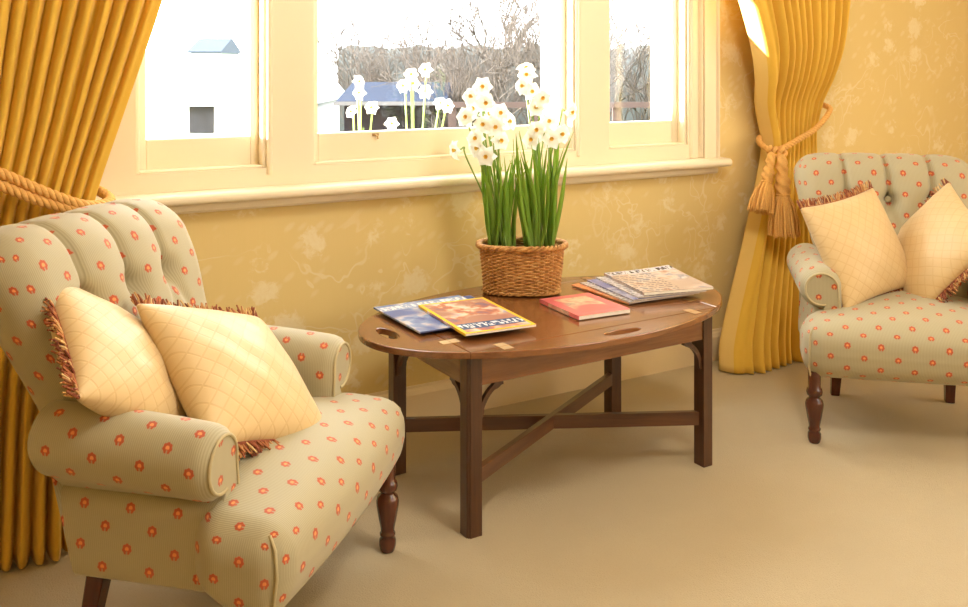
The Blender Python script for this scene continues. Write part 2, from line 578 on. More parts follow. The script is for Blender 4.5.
struct('floor', box1((XL-.2, YB-.2, -.1), (XR+.2, OY1, 0)), M['carpet'])
struct('ceiling', box1((XL-.2, YB-.2, ZC), (XR+.2, OY1+.1, ZC+.1)), M['plaster'])
SUR0, SUR1, SURT = .18, 2.742, 2.28     # painted window surround: x range and top
wins = [(.475, .862), (1.008, 2.032), (2.185, 2.582)]
WZ0, WZ1 = .888, 2.15
m = MB()
m.box((XL-.2, WY, 0), (XR+.2, OY1, .80))
m.box((XL-.2, WY, .80), (SUR0, OY1, ZC))
m.box((SUR1, WY, .80), (XR+.2, OY1, ZC))
m.box((SUR0, WY, SURT), (SUR1, OY1, ZC))
struct('wall_window', m, M['wallpaper'])
struct('wall_left', box1((XL-.1, YB-.1, 0), (XL, WY, ZC)), M['wallpaper'])
struct('wall_right', box1((XR, YB-.1, 0), (XR+.1, WY, ZC)), M['wallpaper'])
struct('wall_back', box1((XL-.1, YB-.1, 0), (XR+.1, YB, ZC)), M['wallpaper'])
# painted surround with the three openings
m = MB()
xs = [SUR0] + [e for w in wins for e in w] + [SUR1]
for a, b in zip(xs[0::2], xs[1::2]):
    m.box((a, WY-.012, .80), (b, OY1-.06, SURT))
for a, b in wins:
    m.box((a, WY-.012, .80), (b, OY1-.06, WZ0))
    m.box((a, WY-.012, WZ1), (b, OY1-.06, SURT))
struct('trim_surround', m, M['cream_paint'])
# outer masonry reveals
m = MB()
OUT = OY1+.01
for a, b in zip([SUR0]+[w[1]-.03 for w in wins], [w[0]+.02 for w in wins]+[SUR1]):
    m.box((a, OY1-.058, .80), (b, OUT, SURT))
for a, b in wins:
    m.box((a, OY1-.058, .80), (b, OUT, WZ0+.055))
    m.box((a, OY1-.058, WZ1-.03), (b, OUT, SURT))
struct('trim_reveal', m, M['white_paint'])
# edge architrave mouldings
def bead(m, x, w, d, z0, z1):
    """a rounded vertical bead"""
    prof = [(x-w/2, WY-.011)]+[(x-w/2+w*k/8, WY-.012-d*math.sin(PI*k/8)**.7) for k in range(0, 9)]+[(x+w/2, WY-.011)]
    m.prism(prof[::-1], z0, z1, smooth=False)
m = MB()
bead(m, 2.60, .022, .012, .835, SURT)
bead(m, 2.646, .018, .016, .835, SURT)
m.box((2.655, WY-.030, .83), (2.718, WY-.011, SURT))
bead(m, 2.729, .022, .026, .83, SURT)
bead(m, .870, .020, .008, WZ0-.02, WZ1)
bead(m, 2.045, .020, .008, WZ0-.02, WZ1)
struct('trim_architrave', m, M['cream_paint'])
# sashes
def sash(idx, x0, x1, catch=False):
    y0, y1 = WY+.040, WY+.078
    fr = MB()
    st = .038
    fr.box((x0, y0, WZ0), (x0+st, y1, WZ1)); fr.box((x1-st, y0, WZ0), (x1, y1, WZ1))
    fr.box((x0+st, y0, WZ0), (x1-st, y1, WZ0+.097)); fr.box((x0+st, y0, WZ1-.05), (x1-st, y1, WZ1))
    f = struct('window_%d' % idx, fr, M['cream_paint'], bevel=.004)
    g = MB(); g.box((x0+st-.005, y0+.016, WZ0+.09), (x1-st+.005, y0+.020, WZ1-.045))
    g.build('glass_pane', M['glass'], f)
    b = MB()
    b.box((x0, WY-.004, WZ0), (x0+.012, y0, WZ1)); b.box((x1-.012, WY-.004, WZ0), (x1, y0, WZ1)); b.box((x0+.012, WY-.004, WZ0), (x1-.012, y0, WZ0+.008))
    b.build('staff_bead', M['cream_paint'], f, .003)
    if catch:
        c = MB()
        c.box((1.236, y0-.004, .968), (1.258, y0+.002, .978))
        c.tube([(1.247, y0-.003, .972), (1.247, y0-.018, .970), (1.247, y0-.020, .960)], .0035, 8)
        c.build('sash_catch', M['brass'], f)
    return f
sash(1, *wins[0]); sash(2, *wins[1], catch=True); sash(3, *wins[2])
# sill
m = MB()
r = .016
prof = [(WY-.01, .798)] + [(WY-.070-r*math.sin(a), .814-r*math.cos(a)) for a in np.linspace(0, PI, 9)] + [(WY-.01, .832)]
m.prism([(p[0], p[1]) for p in prof][::-1], SUR0-.05, 2.752, axis=0)
for f_ in range(len(m.f)): pass
struct('trim_sill', m, M['cream_paint'])
m = MB()
m.prism([(WY-.001, .766), (WY-.022, .766), (WY-.030, .774), (WY-.030, .799), (WY-.001, .799)][::-1], SUR0-.03, 2.728, axis=0)
struct('trim_apron', m, M['cream_paint'])
m = MB()
m.prism([(WY, 0), (WY-.020, 0), (WY-.020, .098), (WY-.014, .110), (WY-.008, .116), (WY-.006, .124), (WY, .124)][::-1], XL, XR, axis=0)
struct('baseboard_window', m, M['skirting_paint'])

m = MB(); m.box((XR-.018, YB, 0), (XR, WY-.02, .12))
struct('baseboard_right', m, M['skirting_paint'])

# ------------------------------------------------------------------ curtains
def curtain(name, label, left_edge, right_edge, spine_y, amp, nfold, z_tie, lead, seed):
    """left/right edge tables over z; hem to rail"""
    rr = random.Random(seed)
    NS, NZ = nfold*14, 70
    ph = [rr.uniform(-.22, .22) for _ in range(nfold+2)]
    am = [rr.uniform(.75, 1.2) for _ in range(nfold+2)]
    zs = [interp([(0, .006), (.5, z_tie), (1, 2.5)], k/NZ) for k in range(NZ+1)]
    P = []; UV = []
    for z in zs:
        row = []; uv = []
        xl, xr = smooth_interp(left_edge, z), smooth_interp(right_edge, z)
        sy = smooth_interp(spine_y, z); A = smooth_interp(amp, z)
        for i in range(NS+1):
            s = i/NS
            q = s*nfold
            k = int(q); fr = q-k
            # folds swell and shift a little along the width
            w = fr + .08*math.sin(2*PI*fr+ph[k]*4)
            lump = abs(math.sin(PI*w))**.8
            a = A*lerp(am[k], am[k+1], fr)
            xo = .07*(xr-xl)/nfold*math.sin(2*PI*w)*(1 if A > .01 else .5)
            drift = .015*math.sin(3.1*z+ph[k]*6)*(1-abs(2*s-1))
            y = sy - a*lump + .010*math.sin(5*s+z*2.0)
            x = lerp(xl, xr, s)+xo+drift*.5
            # leading edge hangs as a wider flatter fold toward the room
            if lead == 'left' and s < .14:
                t = s/.14; wd = (xr-xl)*.14
                q_ = min(1, t/.45)
                yy = lerp(sy+.015, sy-.050, q_**.8) if t < .45 else sy-.050-.012*math.sin(PI*(t-.45)/.55)
                x2 = xl + lerp(0, .30*wd, q_) if t < .45 else xl+lerp(.30*wd, wd, (t-.45)/.55)
                y = lerp(yy, y, sstep(.75, 1, t))
                x = lerp(x2, x, sstep(.7, 1, t))
            if lead == 'right' and s > .95:
                t = (1-s)/.05
                y = lerp(sy-.030, y, sstep(.3, 1, t))
            row.append((x, y, z)); uv.append((s*2.2, z))
        P.append(row); UV.append(uv)
    m = MB(); m.grid(P, UV, flip=False)
    o = thing(name, label, 'curtain', ((left_edge[0][1]+right_edge[0][1])/2, spine_y[0][1], 0))
    c = m.build('cloth', M['curtain'], None)
    c.parent = o
    c.matrix_parent_inverse = Matrix.Translation(-Vector(o.location))
    so = c.modifiers.new('Solidify', 'SOLIDIFY'); so.thickness = .003; so.offset = 0
    return o

curL = curtain('curtain', 'gold pleated floor length curtain behind the large near armchair, left of the windows',
    [(0, -.62), (.6, -.52), (.88, -.42), (1.4, -.50), (2.5, -.60)],
    [(0, .285), (.45, .30), (.80, .335), (.87, .350), (1.1, .425), (1.38, .515), (1.8, .63), (2.5, .80)],
    [(0, 2.56), (.5, 2.66), (.9, 2.70), (1.4, 2.70), (2.5, 2.72)],
    [(0, .070), (.5, .055), (.86, .036), (1.05, .040), (1.3, .050), (2.5, .055)], 25, .88, 'right', 3)
curR = curtain('curtain', 'gold tied back curtain between the windows and the far armchair',
    [(0, 2.64), (.12, 2.655), (.5, 2.82), (.80, 2.93), (.90, 2.945), (1.0, 2.915), (1.16, 2.85), (1.48, 2.70), (1.9, 2.53), (2.5, 2.30)],
    [(0, 3.22), (.5, 3.23), (.90, 3.25), (1.0, 3.27), (1.48, 3.31), (2.5, 3.46)],
    [(0, 2.715), (.5, 2.765), (.92, 2.79), (1.05, 2.778), (1.15, 2.735), (1.3, 2.695), (1.5, 2.68), (2.5, 2.68)],
    [(0, .095), (.4, .070), (.90, .032), (1.05, .042), (1.3, .07), (2.5, .075)], 12, .92, 'left', 11)

def path_pts(ctrl, n):
    ctrl = [Vector(p) for p in ctrl]; out = []
    m = len(ctrl)-1
    for k in range(n+1):
        t = k/n*m; i = min(int(t), m-1); t -= i
        p0, p1, p2, p3 = ctrl[max(i-1, 0)], ctrl[i], ctrl[i+1], ctrl[min(i+2, m)]
        out.append(.5*((2*p1)+(p2-p0)*t+(2*p0-5*p1+4*p2-p3)*t*t+(3*p1-p0-3*p2+p3)*t**3))
    return out
def twisted(m, ctrl, r, pitch, n=3, seg=120):
    """n strands wound about a path"""
    pts = path_pts(ctrl, seg)
    L = [0]
    for a, b in zip(pts, pts[1:]): L.append(L[-1]+(b-a).length)
    for s in range(n):
        q = []
        for i, p in enumerate(pts):
            t = (pts[min(i+1, seg)]-pts[max(i-1, 0)]).normalized()
            up = Vector((0, 0, 1)); up = (up-t*up.dot(t))
            if up.length < .05: up = Vector((0, 1, 0))-t*t.y
            up.normalize(); w = t.cross(up)
            a = 2*PI*(L[i]/pitch+s/n)
            q.append(p+(up*math.cos(a)+w*math.sin(a))*r*.52)
        m.tube(q, r*.56, 6)
def tassel(parent, top, tilt, length, rad, seed):
    """hanging tassel: cord, wrapped head, skirt of threads; parts under parent"""
    rr = random.Random(seed)
    tx, ty = tilt
    d = Vector((tx, ty, -1)).normalized()
    e = d.orthogonal().normalized(); g = d.cross(e)
    top = Vector(top)
    Lc = length*.50
    # plaited drop and head
    m = MB()
    prof = [(0, .005), (.06, .009), (.20, .0115), (.34, .0135), (.44, .011), (.52, .0125), (.64, .0155), (.78, .0165), (.90, .015), (1, .0135)]
    rings = []
    for i in range(41):
        s = i/40; rr_ = interp(prof, s)*rad/.034
        c = top+d*(Lc*s)
        ring = []
        for a in range(18):
            an = 2*PI*a/18
            k = rr_*(1+.16*math.cos(3*an+s*26))
            ring.append(c+(e*math.cos(an)+g*math.sin(an))*k)
        rings.append(ring)
    m.grid(rings, None, close_v=True)
    h = m.build('tassel_head', M['rope'], parent)
    m = MB()
    c0 = top+d*Lc
    for an in np.linspace(0, 2*PI, 14): pass
    m.tube([c0+(e*math.cos(a)+g*math.sin(a))*rad*.40 for a in np.linspace(0, 2*PI, 20)[:-1]], .0045, 6, closed=True)
    m.build('binding', M['tassel'], h)
    m = MB()
    Ls = length-Lc
    for k in range(130):
        an = rr.uniform(0, 2*PI); q = math.sqrt(rr.uniform(.25, 1))
        r0 = rad*.38*q; r1 = rad*1.12*q*rr.uniform(.88, 1.08); ln = Ls*rr.uniform(.9, 1.04)
        u = e*math.cos(an)+g*math.sin(an)
        pts = [c0+u*r0, c0+u*lerp(r0, r1, .6)+d*ln*.3, c0+u*lerp(r0, r1, .9)+d*ln*.65, c0+u*r1+d*ln]
        m.tube(pts, [.0028, .0032, .0032, .0026], 5)
    m.build('tassel_skirt', M['tassel'], h)
# right tie-back
tb = thing('curtain_tieback', 'twisted peach cord tieback with two hanging tassels on the right curtain', 'tieback', (2.96, 2.72, .87))
m = MB()
twisted(m, [(3.30, 2.81, 1.040), (3.285, 2.735, 1.018), (3.15, 2.690, .947), (3.03, 2.682, .902), (2.95, 2.685, .872), (2.90, 2.695, .862)], .012, .05, 3, 90)
twisted(m, [(2.90, 2.695, .862), (2.895, 2.735, .872), (2.93, 2.80, .90), (3.03, 2.825, .93), (3.18, 2.83, .995), (3.30, 2.815, 1.040)], .012, .05, 3, 90)
o = m.build('rope', M['rope'], None)
o.parent = tb; o.matrix_parent_inverse = Matrix.Translation(-Vector(tb.location))
m = MB()
for (px, py, pz, rr_) in [(2.890, 2.676, .858, .021), (2.922, 2.670, .858, .018), (2.868, 2.684, .868, .014)]:
    m.tube([(px+rr_*.8*math.cos(a), py-.004+.006*math.sin(2*a), pz+rr_*.8*math.sin(a)) for a in np.linspace(0, 2*PI, 16)[:-1]], .0085, 7, closed=True)
o = m.build('knot', M['rope'], None); o.parent = tb; o.matrix_parent_inverse = Matrix.Translation(-Vector(tb.location))
kn = bpy.data.objects.new('tassel', None); C.objects.link(kn); kn.parent = tb; kn.matrix_parent_inverse = Matrix.Translation(-Vector(tb.location))
kn2 = bpy.data.objects.new('tassel', None); C.objects.link(kn2); kn2.parent = tb; kn2.matrix_parent_inverse = Matrix.Translation(-Vector(tb.location))

def tassel_part(tb, top, tilt, length, rad, seed):
    """one tassel = head part with skirt and binding sub-parts"""
    before = set(bpy.data.objects)
    tassel(None, top, tilt, length, rad, seed)
    for ob in set(bpy.data.objects)-before:
        if ob.parent is None:
            ob.name = 'tassel'
            ob.parent = tb; ob.matrix_parent_inverse = Matrix.Translation(-Vector(tb.location))
for k_ in (kn, kn2): bpy.data.objects.remove(k_)
tassel_part(tb, (2.862, 2.668, .858), (-.34, -.08), .245, .048, 5)
tassel_part(tb, (2.892, 2.645, .852), (-.06, -.10), .325, .060, 6)
# left tie-back: doubled cord
tb2 = thing('curtain_tieback', 'double twisted gold cord tieback crossing the left curtain', 'tieback', (0, 2.62, .87))
m = MB()
for dz, dy in ((0, 0), (-.034, -.004)):
    twisted(m, [(-.46, 2.615, 1.09+dz), (-.2, 2.61, 1.035+dz), (.0, 2.605, .985+dz*.9), (.115, 2.60+dy, .938+dz*.9), (.205, 2.60, .890+dz*.8), (.30, 2.612, .845+dz*.5), (.358, 2.65, .836+dz*.3), (.385, 2.70, .842), (.365, 2.77, .86)], .0135, .055, 3, 150)
o = m.build('rope', M['rope'], None)
o.parent = tb2; o.matrix_parent_inverse = Matrix.Translation(-Vector(tb2.location))

# ------------------------------------------------------------------ armchair (local: +x forward, +y its left)
def make_armchair(label):
    t = thing('armchair', label, 'armchair', group='flowered armchairs')
    # seat: T shaped cushion
    HX, HY, HZ = .225, .368, .086
    def dseat(p, n):
        x, y, z = p
        w = lerp(.83, 1.0, sstep(.0, .09, x))       # narrower between the arms
        y2 = y*w
        k = max(0, 1-(y/HY)**2); kx = max(0, 1-((x+.04)/.25)**2)
        if n[2] > 0: z += (.045*k*kx + .012*k)*n[2]
        if n[0] > 0: x += .022*k*n[0] - .018*max(0, -z/HZ)*n[0]
        z += .040*(1-sstep(.06, .14, x))*max(0, -z/HZ)
        return (x+.25, y2, z+.294)
    s = rbox(HX, HY, HZ, .058, 34, 44, 16, dseat).build('seat', M['fabric'], t)
    # corner welts of the front box
    for sg in (-1, 1):
        m = MB()
        m.tube([(.440, sg*.340, .368), (.456, sg*.352, .348), (.460, sg*.354, .30), (.452, sg*.354, .24), (.438, sg*.346, .208)], .0032, 6)
        m.build('piping', M['welt'], s)
    m = MB(); m.box((.05, -.27, .232), (.34, .27, .262)); m.build('seat_frame', M['dark_lining'], t)
    # backrest
    PL = (-.145, 0, .145)
    BX, BY, BZ = .080, .31, .310
    btn = [(y0, .155) for y0 in PL]
    low = [(-.2175, -.025), (-.0725, -.025), (.0725, -.025), (.2175, -.025)]
    def seg(py, pz, a, b):
        ax, ay = a; bx, by = b
        dx, dy = bx-ax, by-ay
        tt = max(0, min(1, ((py-ax)*dx+(pz-ay)*dy)/(dx*dx+dy*dy)))
        return math.hypot(py-ax-tt*dx, pz-ay-tt*dy), tt
    def dback(p, n):
        x, y, z = p
        w = max(0, min(1, n[0]*1.2 + max(0, n[2])*.55))
        d = 0
        # pleats from each button over the top
        for y0, zb in btn:
            g = math.exp(-((y-y0)/.0085)**2)
            d += .024*g*sstep(zb-.02, zb+.03, z)
            d += .046*math.exp(-((y-y0)**2+(z-zb)**2)/.027**2)
        for y0, zb in low:
            d += .030*math.exp(-((y-y0)**2+(z-zb)**2)/.020**2)
        for a in btn:
            for b in low:
                if abs(a[0]-b[0]) < .08:
                    ds, tt = seg(y, z, a, b)
                    d += .013*math.exp(-(ds/.013)**2)*(.5+.5*abs(1-2*tt))
        # cushions swell between the pleats
        if z > .06:
            near = min(abs(y-y0) for y0 in PL)
            if abs(y) < .145: sw = math.sin(PI*min(1, near/.145))
            else: sw = math.sin(PI*min(1, near/.18)*.75)
            d -= .013*sw*sstep(.02, .2, z)
        else:
            d -= .010*(1-min(1, abs(y)/.3)**2)
        d -= .014*(1-(y/BY)**2)*(1-((z-.05)/.36)**2 if n[0] > .2 else 0)
        ex, ez = (1, 0) if n[2] < .5 else (n[0], n[2])
        L = math.hypot(n[0], max(0, n[2])) or 1
        x2 = x - d*w*n[0]/L; z2 = z - d*w*max(0, n[2])/L*.55
        y2 = y*lerp(.80, 1.03, sstep(-.145, .245, z))
        zz = z2+.558
        xx = x2 + .095 - (zz-.20)*.46
        # corners droop a touch at the very top
        zz -= .020*sstep(.18, .33, abs(y))*sstep(.1, .33, z)
        return (xx, y2, zz)
    bk = rbox(BX, BY, BZ, .066, 16, 110, 100, dback).build('backrest', M['fabric'], t)
    for y0, zb in btn:
        m = MB()
        zz = zb+.558; xx = .080+.095-(zz-.20)*.46-.034
        for i in range(1): pass
        P = [[(xx+.008*math.cos(a), y0+.013*math.sin(a)*math.cos(b), zz+.013*math.sin(a)*math.sin(b)) for b in np.linspace(0, 2*PI, 15)[:-1]] for a in np.linspace(0.05, PI/2, 6)]
        m.grid(P, None, close_v=True)
        m.build('button', M['button'], bk)
    # arms
    for sg in (1, -1):
        loop = [(.236, .27), (.230, .32), (.228, .40), (.229, .437)]
        cy, cz, rr = .296, .466, .068
        loop += [(cy+rr*math.cos(a), cz+rr*math.sin(a)) for a in np.linspace(PI-.25, -PI*.58, 24)]
        loop += [(.312, .392), (.318, .37), (.325, .33), (.332, .28), (.333, .252), (.329, .245), (.25, .245), (.238, .252)]
        NX = 26
        # arc length for uv
        Ls = [0]
        for a, b in zip(loop, loop[1:]+loop[:1]): Ls.append(Ls[-1]+math.dist(a, b))
        P = []; UV = []
        cyc = sum(p[0] for p in loop)/len(loop); czc = sum(p[1] for p in loop)/len(loop)
        xf = .325
        for i in range(NX+1):
            tq = i/NX
            row = []; uv = []
            # soft edge at the front
            e = max(0, (tq-.9)/.1)
            ins = .016*(1-math.sqrt(max(0, 1-e*e)))
            for k, (y, z) in enumerate(loop):
                zr = z
                xr = .045 - .085*sstep(.19, .5, z)
                x = lerp(xr, xf, 1-(1-tq)**1.0)
                if z > .40: zr = z + .018*(1-tq)
                zr += .006*math.sin(PI*tq)*sstep(.45, .56, z)
                # inset toward the middle of the local limb
                if z > .392 and e > 0:
                    dy, dz = y-cy, z-cz
                elif e > 0:
                    dy, dz = y-.282, 0
                else: dy = dz = 0
                L = math.hypot(dy, dz) or 1
                y3, z3 = y-dy/L*ins, zr-dz/L*ins
                row.append((x, sg*y3, z3)); uv.append((x*1.0+.02, z + (Ls[k]-Ls[7])*0 if False else (.62-Ls[k])))
            P.append(row); UV.append(uv)
        m = MB()
        n = len(loop)
        verts = [p for r_ in P for p in r_]; faces = []; uvs = []
        for i in range(NX):
            for j in range(n):
                j2 = (j+1) % n
                q = [(i, j), (i+1, j), (i+1, j2), (i, j2)]
                uq = []
                for (a, b) in q:
                    l = Ls[b] if not (b == 0 and j2 == 0) else Ls[n]
                    uq.append((P[a][b][0], .62-l))
                f = [a*n+b for a, b in q]
                if sg > 0: f.reverse(); uq.reverse()
                faces.append(f); uvs.append(uq)
        m.add(verts, faces, uvs, True)
        cap = P[-1]
        f = list(range(n))
        if sg < 0: f.reverse()
        m.add([(p[0]+.0005, p[1], p[2]) for p in cap], [f[::-1] if False else f], [[(cap[k][1]+.012, cap[k][2]-.008) for k in f]], False)
        f2 = list(range(n))
        if sg > 0: f2.reverse()
        m.add(P[0], [f2], [[(P[0][k][1]+.027, P[0][k][2]+.02) for k in f2]], False)
        a = m.build('armrest', M['fabric'], t)
        # welt round the scroll
        w = [(cap[k][0]+.001, cap[k][1], cap[k][2]) for k in range(0, n-8)]
        mm = MB(); mm.tube(w, .0038, 6); mm.build('piping', M['welt'], a)
    # legs
    prof = [(.015, 0), (.018, .004), (.021, .016), (.0205, .030), (.016, .038), (.0195, .041), (.0195, .046), (.0165, .049), (.018, .060), (.023, .085),
            (.0275, .112), (.0285, .124), (.0255, .136), (.0175, .144), (.0175, .148), (.0235, .153), (.0255, .162), (.0235, .172), (.019, .177), (.020, .23)]
    m = MB(); m.lathe(prof, 22); lg = m.build('leg', M['leg_wood'], t); lg.location = (.43, .335, 0)
    l2 = lg.copy(); C.objects.link(l2); l2.parent = t; l2.location = (.43, -.335, 0)
    for sg in (1, -1):
        m = MB()
        b, tp = .015, .022
        bx, by, ux, uy = -.040, sg*.195, .010, sg*.185
        v = [(bx-b, by-b, 0), (bx+b, by-b, 0), (bx+b, by+b, 0), (bx-b, by+b, 0), (ux-tp, uy-tp, .265), (ux+tp, uy-tp, .265), (ux+tp, uy+tp, .265), (ux-tp, uy+tp, .265)]
        m.add(v, [(0,3,2,1),(4,5,6,7),(0,1,5,4),(1,2,6,5),(2,3,7,6),(3,0,4,7)], None, False)
        m.build('leg', M['leg_wood'], t, .003)
    return t
chairL = make_armchair('large flowered armchair nearest the camera, in front of the left curtain')
chairL.location = (.406, 2.176, 0); chairL.rotation_euler = (0, 0, math.radians(-42.8))
chairR = copy_tree(chairL)
tag(chairR, 'flowered armchair further away, standing by the tied right curtain')
chairR.location = (2.942, 2.170, 0); chairR.rotation_euler = (0, 0, math.radians(-131.0))

# ------------------------------------------------------------------ cushions
def make_cushion(hs=.175):
    t = thing('cushion', '', 'cushion', group='gold fringed cushions')
    N = 26; m = MB()
    us = [math.sin(PI/2*k/N) for k in range(-N, N+1)]
    def pt(u, v, sg):
        x = hs*u*(1-.07*(1-v*v)); y = hs*v*(1-.07*(1-u*u))
        z = sg*.066*(max(0, (1-u*u))*max(0, (1-v*v)))**.42
        z += sg*.004*math.sin(9*u+2*v)*math.cos(7*v)*(1-u*u)*(1-v*v)
        return (x, y, z)
    for sg in (1, -1):
        P = [[pt(u, v, sg) for v in us] for u in us]
        UV = [[(hs*u, hs*v) for v in us] for u in us]
        m.grid(P, UV, flip=(sg < 0))
    m.build('cover', M['silk'], t, weld=True)
    for sg in (1, -1):
        m = MB(); rr = random.Random(20+sg)
        for k in range(150):
            u = -1+2*(k+rr.random())/150
            b = Vector(pt(u, sg, 0))
            L = rr.uniform(.018, .030)
            dx = rr.uniform(-.012, .012); dz = rr.uniform(-.012, .012)
            p = [b-Vector((0, sg*.004, 0)), b+Vector((dx*.3, sg*L*.45, dz*.6)), b+Vector((dx, sg*L, dz))]
            base = len(m.uv)
            m.tube(p, [.0022, .0026, .0020], 4)
            c = rr.random()
            for q in range(base, len(m.uv)): m.uv[q] = [(c, .5)]*len(m.uv[q])
        m.tube([Vector(pt(-1+2*k/30, sg, 0)) for k in range(31)], .0042, 6)
        m.build('fringe', M['fringe'], t)
    return t
cush = make_cushion()
def pose(o, c, a, b, sc=1.0):
    a = Vector(a).normalized(); b = Vector(b); b = (b-a*a.dot(b)).normalized(); n = a.cross(b)
    mt = Matrix.Identity(4)
    for i in range(3):
        mt[i][0] = a[i]*sc; mt[i][1] = b[i]*sc; mt[i][2] = n[i]*sc; mt[i][3] = c[i]
    o.matrix_world = mt
    o.rotation_mode = 'XYZ'
CUSH = [
  ('front gold cushion on the near armchair, fringe along its lower edge', (.550, 2.040, .527), (.835, .46, -.301), (-.219, .78, .586)),
  ('gold cushion propped on the near arm, thick brown fringe down its left edge', (.306, 2.022, .598), (-.113, .865, .488), (-.716, -.412, .563)),
  ('upright gold cushion leaning toward the curtain side of the far armchair', (2.722, 2.142, .582), (.99, -.037, .135), (-.105, .434, .895)),
  ('tilted gold cushion at the right side of the far armchair', (2.945, 2.015, .575), (.285, -.582, .762), (.468, .778, .419)),
]
CO = []
for i, (lb, c, a, b) in enumerate(CUSH):
    o = cush if i == 0 else copy_tree(cush)
    tag(o, lb)
    CO.append(o)
    pose(o, c, a, b, (1.08, .97, 1.03, 1.05)[i])

# ------------------------------------------------------------------ table
TZ = .4785; TC = (1.572, 2.325); RX, RY = .609, .351
table = thing('coffee_table', 'oval mahogany butler coffee table with folding leaves and crossed stretchers', 'table', (*TC, 0), math.radians(1.5))
def ell(t): return (RX*math.cos(t), RY*math.sin(t))
FX = .43; FY = RY*math.sqrt(1-(FX/RX)**2)
a0 = math.atan2(FY/RY, FX/RX)
T0 = TZ-.018
def edge_poly(poly_in, z0, z1): pass
def top_piece(name, poly, mat, hole=None, bev=.0025):
    m = MB(); m.prism(poly, T0, TZ)
    o = m.build(name, mat, table)
    if hole:
        cx, cy, rx, ry = hole
        k = MB(); k.prism([(cx+rx*math.cos(t)*(1), cy+ry*math.sin(t)) for t in np.linspace(0, 2*PI, 33)[:-1]], T0-.02, TZ+.02)
        co = k.build('cutter', None, table)
        md = o.modifiers.new('hole', 'BOOLEAN'); md.object = co; md.operation = 'DIFFERENCE'; md.solver = 'EXACT'
        bpy.context.view_layer.update()
        dg = bpy.context.evaluated_depsgraph_get()
        me = bpy.data.meshes.new_from_object(o.evaluated_get(dg))
        o.modifiers.clear(); o.data = me
        bpy.data.objects.remove(co)
    md = o.modifiers.new('Bevel', 'BEVEL'); md.width = bev; md.segments = 2; md.limit_method = 'ANGLE'; md.angle_limit = .7
    return o
G = .0012
top_piece('tabletop', [(-FX+G, -FY+G), (FX-G, -FY+G), (FX-G, FY-G), (-FX+G, FY-G)], M['mahogany_x'], bev=.001)
def arc(t0, t1, n=40): return [ell(t) for t in np.linspace(t0, t1, n)]
top_piece('leaf', arc(-a0, a0), M['mahogany_y'], (.535, 0, .021, .058))
top_piece('leaf', arc(PI-a0, PI+a0), M['mahogany_y'], (-.535, .015, .021, .058))
top_piece('leaf', arc(a0, PI-a0, 60), M['mahogany_x'], (0, .303, .062, .019))
top_piece('leaf', arc(PI+a0, 2*PI-a0, 60), M['mahogany_x'], (.020, -.303, .062, .019))
hm = None
for (hx, hy, v) in [(-FX, -.14, 1), (-FX, .14, 1), (FX, -.14, 1), (FX, .14, 1), (-.33, -FY, 0), (.33, -FY, 0), (-.33, FY, 0), (.33, FY, 0)]:
    m = MB()
    a, b = (.026, .015) if v else (.015, .026)
    m.box((-a, -b, -.0025), (a, b, .0008))
    if v: m.tube([(0, -b, .0006), (0, b, .0006)], .0016, 8)
    else: m.tube([(-a, 0, .0006), (a, 0, .0006)], .0016, 8)
    o = m.build('hinge', M['brass'], table); o.location = (hx, hy, TZ)
    o['label'] = 'brass hinge let into the top'
LX, LY, LW = .409, .216, .021
legs = []
for sx in (-1, 1):
    for sy in (-1, 1):
        m = MB()
        w = LW
        # square leg with a shallow bead on the outer corner
        cc = .007
        base = [(-w, -w), (w-cc, -w), (w-cc, -w+.003), (w-.003, -w+.003), (w-.003, -w+cc), (w, -w+cc), (w, w), (-w, w)]
        poly = [(x*sx, -y*(-1 if sy < 0 else 1)*(1)) for x, y in base]
        poly = [(p[0], p[1] if True else 0) for p in poly]
        area = sum(poly[i][0]*poly[(i+1) % 8][1]-poly[(i+1) % 8][0]*poly[i][1] for i in range(8))
        if area < 0: poly.reverse()
        m.prism(poly, 0, T0)
        o = m.build('leg', M['mahogany_z'], table, .0015); o.location = (sx*LX, sy*LY, 0)
AZ = .383
for sy in (-1, 1):
    m = MB(); m.box((-LX+LW, sy*LY-.010-(-.006*sy), AZ), (LX-LW, sy*LY+.010+.006*sy, T0)); m.build('apron', M['mahogany_x'], table)
for sx in (-1, 1):
    m = MB(); m.box((sx*LX-.010+.006*sx, -LY+LW, AZ), (sx*LX+.010+.006*sx, LY-LW, T0)); m.build('apron', M['mahogany_y'], table)
